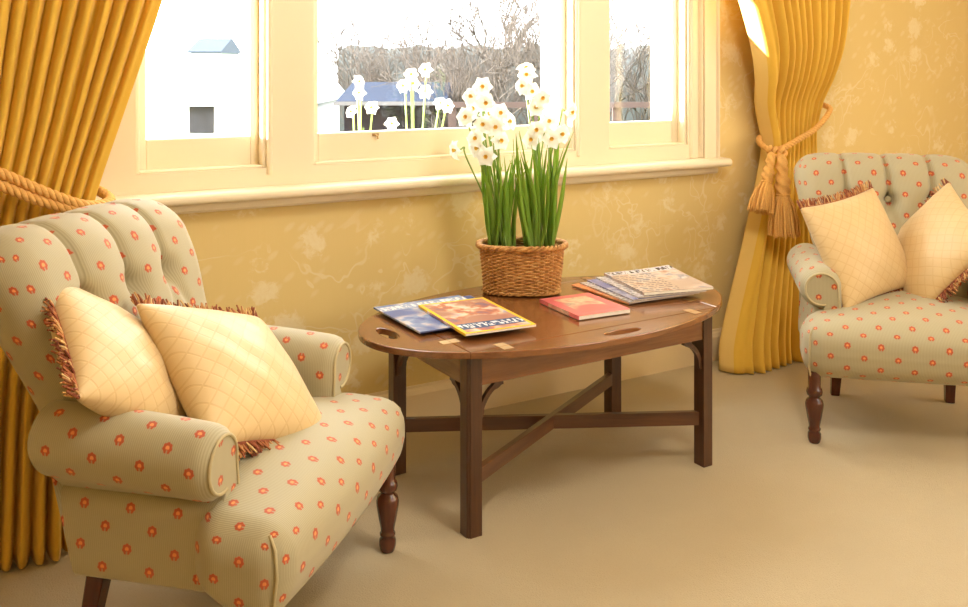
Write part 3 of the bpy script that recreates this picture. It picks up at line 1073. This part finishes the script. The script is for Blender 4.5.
# pierced corner brackets
def bracket_pts():
    out = []
    for k in range(17):
        a = k/16*PI/2
        out.append((.078-.078*math.sin(a)**1.0, -.088+.088*(1-math.cos(a))))
    return out
for sx in (-1, 1):
    for sy in (-1, 1):
        for ax in (0, 1):
            m = MB()
            # a curved strut with small scrolls at both ends
            crv = [(.070*(1-math.cos(a))**.9, -.090+.085*math.sin(a)) for a in np.linspace(.0, PI/2, 14)]
            th = [.009+.004*math.sin(PI*k/13)+(.006 if k in (1, 2, 10, 11) else 0) for k in range(14)]
            inner = []; outer = []
            for k, (u, v) in enumerate(crv):
                p = crv[max(0, k-1)]; q = crv[min(13, k+1)]
                tx, ty = q[0]-p[0], q[1]-p[1]; L = math.hypot(tx, ty)
                nx, ny = -ty/L, tx/L
                inner.append((u+nx*th[k]*.5, v+ny*th[k]*.5)); outer.append((u-nx*th[k]*.5, v-ny*th[k]*.5))
            poly = inner+outer[::-1]
            poly = [(max(0, u), min(0, v)) for u, v in poly]
            if ax == 0:
                s_ = -sx
                pl = [(u*s_, v) for u, v in poly]
                m.prism(pl, -.006, .006, axis=1)
                o = m.build('bracket', M['mahogany_z'], table, .0012); o.location = (sx*(LX-LW)*1.0, sy*(LY+.006), AZ)
            else:
                s_ = -sy
                pl = [(u*s_, v) for u, v in poly]
                m.prism(pl, -.006, .006, axis=0)
                o = m.build('bracket', M['mahogany_z'], table, .0012); o.location = (sx*(LX+.006), sy*(LY-LW), AZ)
# crossed stretchers
for k, (sx, sy) in enumerate(((1, 1), (1, -1))):
    m = MB()
    L = math.hypot(LX, LY)-.012
    z0, z1 = (.120, .160)
    if k == 0: z0, z1 = .1205, .1605
    m.box((-L, -.010, z0), (L, .010, z1))
    o = m.build('stretcher', M['mahogany_rail'], table, .002); o.rotation_euler = (0, 0, math.atan2(sy*LY, sx*LX))

# ------------------------------------------------------------------ magazines and book
def magazine(name, label, cat, c, rot, w, d, z, th, cover, pages, group=None, tilt=(0, 0), curl=0):
    o = thing(name, label, cat, (c[0], c[1], z), rot, group)
    o.rotation_euler = (tilt[0], tilt[1], rot)
    N = 8
    def zz(x, y): return curl*max(0, (x/w+.5)*.5+(y/d+.5)*.5)**4
    m = MB()
    P = [[(w*(i/N-.5), d*(j/N-.5), th-.0008+zz(w*(i/N-.5), d*(j/N-.5))) for j in range(N+1)] for i in range(N+1)]
    Pb = [[(p[0], p[1], p[2]-(th-.0016)) for p in r_] for r_ in P]
    m.grid(P, None, smooth=True); m.grid(Pb, None, flip=True)
    ring = [P[i][0] for i in range(N+1)]+[P[N][j] for j in range(1, N+1)]+[P[i][N] for i in range(N-1, -1, -1)]+[P[0][j] for j in range(N-1, 0, -1)]
    ringb = [Pb[i][0] for i in range(N+1)]+[Pb[N][j] for j in range(1, N+1)]+[Pb[i][N] for i in range(N-1, -1, -1)]+[Pb[0][j] for j in range(N-1, 0, -1)]
    m.grid([ringb, ring], None, close_v=True, smooth=False)
    m.build('pages', pages, o)
    m = MB(); e = .0015
    UV = [[(w*(i/N-.5), d*(j/N-.5)) for j in range(N+1)] for i in range(N+1)]
    P2 = [[(p[0]*(1+e/w), p[1]*(1+e/d), p[2]+.0008) for p in r_] for r_ in P]
    P3 = [[(p[0]*(1+e/w), p[1]*(1+e/d), p[2]) for p in r_] for r_ in P]
    m.grid(P2, UV); m.grid(P3, UV, flip=True)
    ring = [P2[i][0] for i in range(N+1)]+[P2[N][j] for j in range(1, N+1)]+[P2[i][N] for i in range(N-1, -1, -1)]+[P2[0][j] for j in range(N-1, 0, -1)]
    ringb = [P3[i][0] for i in range(N+1)]+[P3[N][j] for j in range(1, N+1)]+[P3[i][N] for i in range(N-1, -1, -1)]+[P3[0][j] for j in range(N-1, 0, -1)]
    m.grid([ringb, ring], None, close_v=True, smooth=False)
    # spine on the left edge
    m.box((-w/2-.0016, -d/2, 0.0), (-w/2-.0004, d/2, th))
    m.build('cover', cover, o)
    return o
Z0 = TZ+.0022
cv_blue = mat_cover('blue_landscape_cover', (.11, .16, .36), [(.3, (.07, .10, .28)), (.45, (.22, .30, .50)), (.58, (.62, .58, .58)), (.7, (.60, .38, .25))], (.085, .135, (.35, .42, .58), (.9, .88, .85)), None, (.145, .15))
cv_blue2 = mat_cover('navy_cover', (.05, .08, .25), [(.3, (.05, .07, .22)), (.5, (.13, .18, .42)), (.7, (.5, .5, .6))], None, None, (.145, .15))
cv_yel = mat_cover('yellow_bordered_cover', (.45, .22, .16), [(.3, (.20, .16, .24)), (.45, (.55, .20, .12)), (.55, (.85, .62, .45)), (.7, (.40, .42, .55))], (-.128, -.075, (.08, .12, .22), (.75, .78, .82)), (.010, (.90, .58, .05)), (.105, .165))
cv_red = mat_cover('red_book_cover', (.72, .16, .16), [(.3, (.62, .12, .14)), (.5, (.80, .55, .38)), (.62, (.35, .30, .25)), (.72, (.8, .7, .55))], None, (.030, (.76, .17, .18)), (.088, .11))
cv_top = mat_cover('pale_type_covered_cover', (.50, .36, .27), [(.3, (.38, .20, .12)), (.45, (.62, .48, .38)), (.6, (.30, .28, .30)), (.7, (.66, .60, .54))], (.095, .140, (.55, .50, .48), (.06, .06, .10)), None, (.12, .145), bars=.2)
cv_grey = mat_cover('grey_cover', (.55, .48, .45), [(.3, (.35, .30, .30)), (.5, (.66, .60, .56)), (.7, (.8, .76, .72))], None, None, (.12, .145), bars=.6)
cv_ind = mat_cover('indigo_cover', (.20, .20, .36), [(.3, (.12, .12, .26)), (.5, (.45, .42, .50)), (.7, (.75, .68, .65))], None, None, (.12, .145))
cv_org = mat_cover('orange_cover', (.72, .24, .09), [(.3, (.6, .16, .06)), (.5, (.78, .34, .16)), (.7, (.8, .6, .4))], None, None, (.12, .145))
GL = 'magazines at the left end of the coffee table'
GR = 'magazines fanned at the right end of the coffee table'
magazine('magazine', 'navy magazine lowest at the left end of the table', 'magazine', (1.274, 2.418), math.radians(-4), .270, .290, Z0, .006, cv_blue2, M['blue_edge'], GL)
magazine('magazine', 'blue landscape magazine under the yellow bordered one', 'magazine', (1.238, 2.402), math.radians(1), .285, .300, Z0+.0068, .005, cv_blue, M['blue_edge'], GL)
magazine('magazine', 'yellow bordered magazine topmost at the left end of the table', 'magazine', (1.297, 2.305), math.radians(-4), .210, .330, Z0+.0130, .007, cv_yel, M['paper'], GL)
magazine('book', 'red covered softback lying alone at the table centre', 'book', (1.652, 2.272), math.radians(-3), .176, .220, Z0, .012, cv_red, M['paper'])
fan = [('orange covered magazine at the bottom of the right fanned stack', cv_org, .088, .045, 2), ('grey magazine just above the orange one in the fanned stack', cv_grey, .076, .018, -4), ('indigo covered magazine in the middle of the fanned stack', cv_ind, .056, .010, -7),
       ('grey magazine just below the topmost fanned one', cv_grey, .028, .004, -10), ('pale brown topmost magazine of the fanned stack, covered in small type', cv_top, 0, 0, -12)]
z = Z0
for lb, cv, dx, dy, rt in fan:
    th = .0048 if lb[0] != 'p' else .009
    magazine('magazine', lb, 'magazine', (1.995-dx, 2.345+dy*.8), math.radians(rt), .240, .285, z, th, cv, M['grey_paper'] if lb[0] != 'p' else M['paper'], GR, curl=(.012 if lb[0] == 'p' else 0))
    z += th+.0006

# ------------------------------------------------------------------ basket with narcissi
BC = (1.598, 2.535); BANG = math.radians(-30)
basket = thing('wicker_basket', 'small oval willow basket holding white narcissi on the table', 'basket', (*BC, TZ), BANG)
def oval(t, a, b):
    c_, s_ = math.cos(t), math.sin(t)
    e = 2/2.6
    return (a*math.copysign(abs(c_)**e, c_), b*math.copysign(abs(s_)**e, s_))
BH = .150
NSt = 42
m = MB()
rows = 24
for r_ in range(rows):
    z = .014+(BH-.022)*r_/(rows-1)
    k = z/BH
    a, b = lerp(.118, .132, k), lerp(.070, .080, k)
    pts = []
    n = NSt*4
    for i in range(n):
        t = 2*PI*i/n
        off = .0032*math.cos(PI*i/4+PI*(r_ % 2))
        x, y = oval(t, a+off, b+off)
        pts.append((x, y, z+R.uniform(-.0005, .0005)))
    m.tube(pts, .0031, 5, closed=True)
m.build('woven_side', M['wicker'], basket)
m = MB()
for i in range(NSt):
    t = 2*PI*(i+.0)/NSt
    p0 = oval(t, .116, .068); p1 = oval(t, .132, .080)
    m.tube([(p0[0], p0[1], .006), (p1[0], p1[1], BH)], .0024, 5)
m.build('stake', M['wicker'], basket)
bpy.data.objects['stake']['kind'] = 'stuff'
def braid(m, a, b, z, r, turns, strands):
    for s in range(strands):
        pts = []
        n = 240
        for i in range(n):
            t = 2*PI*i/n
            ph = turns*t+2*PI*s/strands
            x, y = oval(t, a+r*math.cos(ph), b+r*math.cos(ph))
            pts.append((x, y, z+r*.8*math.sin(ph)))
        m.tube(pts, r*.75, 6, closed=True)
m = MB(); braid(m, .138, .085, BH+.004, .0065, 16, 3); m.build('rim', M['wicker'], basket)
m = MB(); braid(m, .119, .072, .010, .0045, 18, 2); m.build('foot_braid', M['wicker'], basket)
m = MB(); m.prism([oval(t, .113, .065) for t in np.linspace(0, 2*PI, 49)[:-1]], .004, .010); m.build('base', M['wicker'], basket)
m = MB()
P = [[(oval(t, .126*q, .074*q)[0], oval(t, .126*q, .074*q)[1], BH-.028+.006*math.sin(9*t)*q+.004*math.cos(23*t*q)) for t in np.linspace(0, 2*PI, 49)[:-1]] for q in (.02, .35, .7, 1.0)]
m.grid(P, None, close_v=True); m.prism([oval(t, .115, .066) for t in np.linspace(0, 2*PI, 49)[:-1]], .011, .1)
m.build('soil', M['soil'], basket)
bpy.context.view_layer.update()
cr, sr = math.cos(YAW), math.sin(YAW)
RV = Vector((cr, -sr, 0)); FV = Vector((sr, cr, 0))
SOILZ = TZ+BH-.012
def flower_mesh(seed):
    rr = random.Random(seed)
    pm = MB()
    for k in range(6):
        a = 2*PI*k/6+rr.uniform(-.12, .12)
        lift = .006 if k % 2 else .003
        Rr = rr.uniform(.024, .028); W = rr.uniform(.0135, .0155)
        P = []
        for i in range(7):
            s = i/6
            w = W*math.sin(PI*(.12+.88*s)**.75)*1.0 if s < 1 else .0008
            rad = .003+Rr*s
            zc = lift*math.sin(PI*s)*1.0 - .004*s*s + .002
            row = []
            for j in range(5):
                q = (j/2-1)
                lx, ly = rad, w*q
                row.append((lx*math.cos(a)-ly*math.sin(a), lx*math.sin(a)+ly*math.cos(a), zc+.0022*q*q))
            P.append(row)
        pm.grid(P)
    cm = MB()
    P = []
    for s, rad in ((0, .0025), (.35, .0038), (.75, .0046), (1, .0056)):
        P.append([(rad*(1+.08*math.cos(6*t))*math.cos(t), rad*(1+.08*math.cos(6*t))*math.sin(t), .003+.0075*s) for t in np.linspace(0, 2*PI, 19)[:-1]])
    cm.grid(P, None, close_v=True)
    cm.add(P[0], [list(range(18))])
    return pm, cm
FM = []
for k in range(3):
    pm, cm = flower_mesh(40+k)
    po = pm.build('petals', M['petal']); co = cm.build('corona', M['corona'])
    FM.append((po.data, co.data)); bpy.data.objects.remove(po); bpy.data.objects.remove(co)
def orient(n):
    n = Vector(n).normalized()
    return n.to_track_quat('Z', 'Y').to_euler()
def clump(label, off, flowers, nleaf, seed, spread, hts):
    rr = random.Random(seed)
    base = Vector((BC[0], BC[1], SOILZ))+RV*off+FV*.0
    t = thing('narcissus_clump', label, 'flowers', base, 0, 'narcissi in the basket')
    for k in range(nleaf):
        sx = rr.uniform(-1, 1); sy = rr.uniform(-1, 1)
        b = RV*(sx*.045)+FV*(sy*.028)
        h = rr.uniform(*hts)
        out = RV*(sx*spread+rr.uniform(-.03, .03))+FV*(sy*.05+rr.uniform(-.03, .03))
        bend = RV*rr.uniform(-.02, .02)+FV*rr.uniform(-.02, .02)
        wd = rr.uniform(.0052, .0080)
        side = (RV*math.cos(k*1.7)+FV*math.sin(k*1.7)*.7).normalized()
        P = []; UV = []
        for i in range(11):
            s = i/10
            c = b+out*s*s*.55+out*s*.45+bend*math.sin(PI*s)+Vector((0, 0, h*s-.01*(1-s)))
            w = wd*min(1, 1.15*(1-s**3.2)+.02)
            up = Vector((0, 0, 1)); nrm = side.cross(up).normalized()
            P.append([c-side*w+nrm*w*.35, c, c+side*w+nrm*w*.35])
            UV.append([(0, s), (.5, s), (1, s)])
        m = MB(); m.grid(P, UV)
        o = m.build('leaf', M['leaf'], t)
        so = o.modifiers.new('Solidify', 'SOLIDIFY'); so.thickness = .0015; so.offset = 0
    for k, (u, v, dz, face) in enumerate(flowers):
        Z = dz
        tgt = Vector((0, 0, EYE))+FV*Z+RV*((u-484)/FPX*Z)+Vector((0, 0, -(v-HOR)/FPX*Z))
        loc = tgt-base
        fx, fy, fz = face
        nrm = (RV*fx-FV*fy+Vector((0, 0, fz))).normalized()
        b = RV*rr.uniform(-.03, .03)+FV*rr.uniform(-.02, .02)
        neck = loc-nrm*.020
        top = neck-nrm*.012+Vector((0, 0, .004))
        pre = top+Vector((0, 0, -.03))-nrm*.006
        pts = path_pts([b, b*.6+pre*.4+Vector((0, 0, pre.z*.1)), pre, top, neck], 24)
        m = MB(); m.tube(pts, [.0030]*20+[.0026]*5, 6)
        m.tube([neck, loc], [.0024, .0042], 6)
        s = m.build('flower_stem', M['stem'], t)
        pd, cd = FM[k % 3]
        e = orient(nrm)
        for nm, dt in (('petals', pd), ('corona', cd)):
            q = bpy.data.objects.new(nm, dt); C.objects.link(q); q.parent = s; q.location = loc; q.rotation_euler = e; q.scale = (1.2,)*3
    return t
F1 = [(482, 87, 2.99, (.1, 1, .15)), (472, 97, 3.0, (-.5, 1, .3)), (485, 103, 2.96, (.2, 1, 0)), (466, 117, 2.97, (-.2, 1, .1)), (500, 113, 2.98, (.15, 1, .1)),
      (483, 125, 2.95, (-.1, 1, .2)), (495, 127, 2.94, (.1, 1, .05)), (456, 150, 3.02, (-.9, .6, -.1)), (476, 139, 2.96, (-.3, 1, .3)), (486, 156, 2.93, (-.1, 1, -.1)),
      (478, 148, 2.96, (-.6, 1, 0)), (500, 141, 2.97, (.4, 1, .2)), (474, 110, 3.03, (-.4, .8, .6)), (489, 115, 3.03, (.1, .8, .5)), (508, 122, 3.05, (.7, .8, .3))]
F2 = [(527, 76, 3.06, (-.2, .9, .5)), (524, 86, 3.04, (-.7, .8, .1)), (531, 92, 3.05, (.3, 1, .2)), (542, 98, 3.0, (.2, 1, .0)), (570, 112, 3.02, (.8, .7, -.1)), (537, 108, 3.02, (-.3, 1, .3)),
      (548, 122, 3.03, (.3, 1, .4)), (561, 134, 3.0, (.4, 1, 0)), (537, 130, 2.98, (-.2, 1, .1)), (551, 139, 2.96, (.1, 1, .1)), (532, 140, 2.98, (-.4, 1, .2)), (526, 70, 3.08, (.0, .7, .8))]
clump('left clump of white narcissi with strap leaves in the basket', -.068, F1, 26, 3, .035, (.22, .335))
clump('right clump of white narcissi, its leaves taller and denser', .056, F2, 34, 4, .040, (.26, .385))

# ------------------------------------------------------------------ garden outside
struct('ground', box1((-40, 3.4, -.75), (80, 80, -.65)), M['lawn'])
def at(u, v, Z):
    return Vector((0, 0, EYE))+FV*Z+RV*((u-484)/FPX*Z)+Vector((0, 0, -(v-HOR)/FPX*Z))
def bare_tree(name, label, cat, base, h, spread, seed, depth=6, twig=.012, group=None, trunks=1, r0=.06):
    rr = random.Random(seed)
    m = MB()
    def grow(p, d, L, r, lev):
        pts = [p]; q = p; dd = d
        for k in range(3):
            dd = (dd+Vector((rr.gauss(0, .14), rr.gauss(0, .14), rr.gauss(.03, .10)))).normalized()
            q = q+dd*L/3; pts.append(q)
        m.tube(pts, [r, r*.88, r*.76, r*.62], 4 if lev > 2 else 3, caps=False)
        if lev <= 0: return
        nb = 3 if lev > 1 else 4
        for k in range(nb):
            a = rr.uniform(.25, .85); ph = rr.uniform(0, 2*PI)
            e = dd.orthogonal().normalized(); g = dd.cross(e)
            nd = (dd*math.cos(a)+(e*math.cos(ph)+g*math.sin(ph))*math.sin(a)*spread+Vector((0, 0, .12))).normalized()
            st = pts[rr.choice((1, 2, 3, 3))]
            grow(st, nd, L*rr.uniform(.62, .82), max(twig*.35, r*.58), lev-1)
    for k in range(trunks):
        d = Vector((rr.gauss(0, .25 if trunks > 1 else .06), rr.gauss(0, .2 if trunks > 1 else .06), 1)).normalized()
        grow(Vector((rr.uniform(-.3, .3)*(trunks > 1), rr.uniform(-.3, .3)*(trunks > 1), 0)), d, h*rr.uniform(.26, .34), r0, depth)
    o = m.build(name, M['bark'])
    o.location = base
    tag(o, label, cat, group)
    return o
def gpos(u, Z): 
    p = at(u, 200, Z); return (p.x, p.y, -.66)
bare_tree('bare_tree', 'tallest bare tree with forked trunk outside the middle window', 'tree', gpos(484, 16.8), 4.6, 1.0, 5, 6, .016, 'bare garden trees', r0=.085)
for k, (u, Z, h, sd, lb) in enumerate([(462, 13.3, 2.8, 8, 'pale twiggy shrub just left of the tall forked tree outside'), (520, 10.9, 2.6, 9, 'dense bare shrub at the right edge of the middle window'), (412, 14.8, 2.9, 10, 'bare shrub above the blue roof outside the middle window'),
                                        (625, 11, 2.9, 12, 'bare shrub seen through the right hand window'), (566, 13.6, 3.2, 14, 'bare shrub half hidden behind the stone reveal of the middle window'), (368, 16.0, 2.8, 13, 'furthest bare shrub at the left of the middle window')]):
    bare_tree('bare_shrub', lb, 'shrub', gpos(u, Z), h*1.22, 1.1, sd, 5, .014, 'bare garden shrubs', trunks=5, r0=.035)
# tall winter hedge closing the garden
def hedge(label, u0, u1, Z, vtop, thick, seed):
    a = at(u0, vtop, Z); b = at(u1, vtop, Z)
    L = (b-a).length; hgt = a.z+.66
    o = thing('hedge', label, 'hedge', (a.x, a.y, -.66), math.atan2(b.y-a.y, b.x-a.x))
    rr = random.Random(seed)
    ph = [rr.uniform(0, 6) for _ in range(6)]
    nx = int(L/.12)
    sec = [(0, 0), (-.02, .3), (0, .6), (.0, .9), (.15, 1.0), (.85, 1.0), (1.0, .9), (1, .5), (1, 0)]
    P = []
    for i in range(nx+1):
        x = L*i/nx
        row = []
        for k, (d, hh) in enumerate(sec):
            j = .10*math.sin(x*5+ph[0]+k)+.07*math.sin(x*13+ph[1]+2*k)+rr.uniform(-.06, .06)
            row.append((x, d*thick+j*.6, hh*hgt+(j*.5 if hh > 0 else 0)))
        P.append(row)
    m = MB(); m.grid(P, None)
    m.add(P[0], [list(range(len(sec)))[::-1]]); m.add(P[-1], [list(range(len(sec)))])
    f = m.build('foliage', M['hedge'], o)
    return o
hedge('long grey green winter hedge closing the garden behind the bare shrubs', 338, 1000, 20, 47, 2.0, 3)
# low building with blue slate roof
p0 = at(336, 84, 10); p1 = at(447, 84, 10)
L = (p1-p0).length
M['fence_pale'] = plain('pale_gutter', (.14, .13, .13), .8, .1)
shed = thing('shed', 'low outbuilding with a blue slate roof outside the middle window', 'shed', (p0.x, p0.y, -.66), math.atan2(p1.y-p0.y, p1.x-p0.x))
ez = at(336, 102, 10).z+.66; rz_ = p0.z+.66
m = MB(); m.box((.05, .25, 0), (L-.05, 2.4, ez)); m.build('wall', M['shed_wall'], shed)
m = MB(); m.prism([(0, ez-.03), (0, ez+.01), (1.3, rz_), (2.6, ez+.01), (2.6, ez-.03)][::-1], 0, L, axis=0); m.build('roof', M['slate'], shed)
m = MB(); m.box((-.02, -.05, ez-.035), (L+.02, .03, ez+.005)); m.build('gutter', M['fence_pale'], shed)
# rail fence to the right of it
q0 = at(452, 102, 9.2); q1 = at(700, 102, 9.2)
Lf = (q1-q0).length
fen = thing('rail_fence', 'weathered rail fence crossing below the bare shrubs outside', 'fence', (q0.x, q0.y, -.66), math.atan2(q1.y-q0.y, q1.x-q0.x))
M['fence'] = plain('weathered_rail', (.08, .055, .05), .9, .1, noise=.2, nscale=6)
for zz in (q0.z+.66-.02, .95, .5):
    m = MB(); m.box((-.05, -.02, zz-.035), (Lf+.05, .02, zz+.02)); m.build('rail', M['fence'], fen)
for k in range(4):
    m = MB(); x = Lf*k/3; m.box((x-.04, .02, 0), (x+.04, .10, q0.z+.66-.01)); m.build('post', M['fence'], fen)
# white rendered house beyond the left window
w0 = at(60, 104, 11); w1 = at(300, 104, 11)
Lw = (w1-w0).length
hs = thing('white_house', 'white rendered house with one dark window beyond the left window', 'house', (w0.x, w0.y, -.66), math.atan2(w1.y-w0.y, w1.x-w0.x))
wt = w0.z+.66
m = MB(); m.box((0, 0, 0), (Lw, 3, wt)); m.build('wall', M['render_white'], hs)
m = MB(); m.prism([(-.15, wt-.02), (-.15, wt+.03), (1.6, at(60, 84, 11).z+.66+.1), (3.1, wt+.03), (3.1, wt-.02)][::-1], -.1, Lw+.1, axis=0); m.build('roof', M['pale_roof'], hs)
def on_house(u): return (at(u, 120, 11)-w0).length*(1 if u > 60 else -1)
xa = Lw*(190-60)/240; xb = Lw*(214-60)/240
m = MB(); zt = at(200, 106, 11).z+.66; zb = at(200, 133, 11).z+.66
m.box((xa, -.02, zb), (xb, .05, zt)); wn = m.build('window', M['dark_pane'], hs)
# distant barn roof above it
b0 = at(187, 52, 30); b1 = at(221, 52, 30)
Lb = (b1-b0).length
bn = thing('barn', 'distant barn with a blue grey roof seen through the left window', 'barn', (b0.x, b0.y, -.66), math.atan2(b1.y-b0.y, b1.x-b0.x))
zw = b0.z+.66; zr_ = at(200, 37, 30).z+.66
m = MB(); m.box((.1, .1, 0), (Lb-.1, 2.5, zw)); m.build('wall', M['render_white'], bn)
m = MB(); m.prism([(0, zw-.03), (0, zw+.02), (1.3, zr_), (2.6, zw+.02), (2.6, zw-.03)][::-1], 0, Lb, axis=0); m.build('roof', M['barn_roof'], bn)
# garden narcissi close to the glass
def garden_clump(label, u, Z, fl, seed):
    rr = random.Random(seed)
    b = at(u, 150, Z); base = Vector((b.x, b.y, .60))
    t = thing('narcissus_clump', label, 'flowers', base, 0, 'narcissi growing outside the middle window')
    for (uu, vv) in fl:
        tgt = at(uu, vv, Z+rr.uniform(-.05, .05)); loc = tgt-base
        nrm = (RV*rr.uniform(-.5, .5)-FV*rr.uniform(.4, 1)+Vector((0, 0, .2))).normalized()
        bb = Vector((loc.x*.4, loc.y*.4, 0))
        m = MB(); m.tube(path_pts([bb, loc*.6+bb*.3, loc-nrm*.01], 12), .004, 5)
        s = m.build('flower_stem', M['stem'], t)
        pd, cd = FM[rr.randrange(3)]
        for nm, dt in (('petals', pd), ('corona', cd)):
            q = bpy.data.objects.new(nm, dt); C.objects.link(q); q.parent = s; q.location = loc; q.rotation_euler = orient(nrm); q.scale = (1.15,)*3
    for k in range(9):
        m = MB(); sx = rr.uniform(-.10, .10); h = rr.uniform(.22, .36)
        P = []
        for i in range(8):
            s = i/7; w = .008*(1-s**3)+.0005
            c_ = RV*(sx*(.5+s))+FV*rr.uniform(-.003, .003)+Vector((0, 0, h*s))
            P.append([c_-RV*w, c_+FV*w*.3, c_+RV*w])
        m.grid(P); o = m.build('leaf', M['leaf'], t)
        so = o.modifiers.new('Solidify', 'SOLIDIFY'); so.thickness = .0015
    return t
garden_clump('outdoor narcissi near the left edge of the middle window', 362, 3.95, [(358, 82), (360, 93), (352, 112), (372, 108), (392, 124)], 2)
garden_clump('outdoor narcissi in front of the blue slate roof', 415, 3.9, [(411, 75), (413, 84), (426, 70), (425, 92), (404, 86), (440, 104), (447, 106)], 3)
pl = thing('stone_planter', 'stone trough under the window outside holding narcissi', 'planter', (2.0, 3.85, -.66), -YAW*.9)
m = MB(); m.box((-1.3, -.22, 0), (1.3, .22, 1.20)); m.build('trough', M['render_white'], pl)
m = MB(); m.box((-1.25, -.18, 1.20), (1.25, .18, 1.265)); m.build('soil', M['soil'], pl)

# ------------------------------------------------------------------ light
w = bpy.data.worlds.new('sky'); SC.world = w; w.use_nodes = True
bg = w.node_tree.nodes['Background']
bg.inputs[0].default_value = (.93, .97, 1.0, 1)
bg.inputs[1].default_value = 5.5
def light(name, typ, loc, energy, col, size=None, aim=None, size_y=None):
    d = bpy.data.lights.new(name, typ); d.energy = energy; d.color = col
    o = bpy.data.objects.new(name, d); C.objects.link(o); o.location = loc
    if typ == 'AREA':
        d.size = size
        if size_y: d.shape = 'RECTANGLE'; d.size_y = size_y
    elif typ == 'POINT': d.shadow_soft_size = size
    if aim is not None:
        o.rotation_euler = (Vector(aim)-Vector(loc)).to_track_quat('-Z', 'Y').to_euler()
    return o
# low winter sun from the left outside
sd = Vector((1.32, -1.0, -.15)).normalized()
sun = bpy.data.lights.new('sun', 'SUN'); sun.energy = 24.0; sun.angle = .012; sun.color = (1, .92, .84)
so = bpy.data.objects.new('sun', sun); C.objects.link(so); so.location = (-6, 9, 3); so.rotation_euler = sd.to_track_quat('-Z', 'Y').to_euler()
# added fill lights that brighten the room from out of view
light('overhead_fill', 'POINT', (1.4, .9, 2.35), 34, (1, .94, .84), .20)  # invented warm fill from above, no fitting is modelled
light('back_fill', 'AREA', (3.1, YB+.05, 2.12), 26, (1, .98, .94), 2.4, aim=(2.2, 2.6, .8), size_y=.75)  # added fill in front of the back wall, which has no window
light('side_fill', 'AREA', (XR-.05, .2, 1.5), 20, (1, .97, .92), 1.8, aim=(1.0, 1.6, .5), size_y=1.5)  # added fill beside the right wall, no opening there

SC.view_settings.view_transform = 'Standard'
SC.view_settings.look = 'None'
SC.view_settings.gamma = 1
SC.view_settings.use_curve_mapping = False
SC.view_settings.exposure = 1.0
SC.cycles.max_bounces = 8
SC.cycles.diffuse_bounces = 5
SC.cycles.transparent_max_bounces = 12
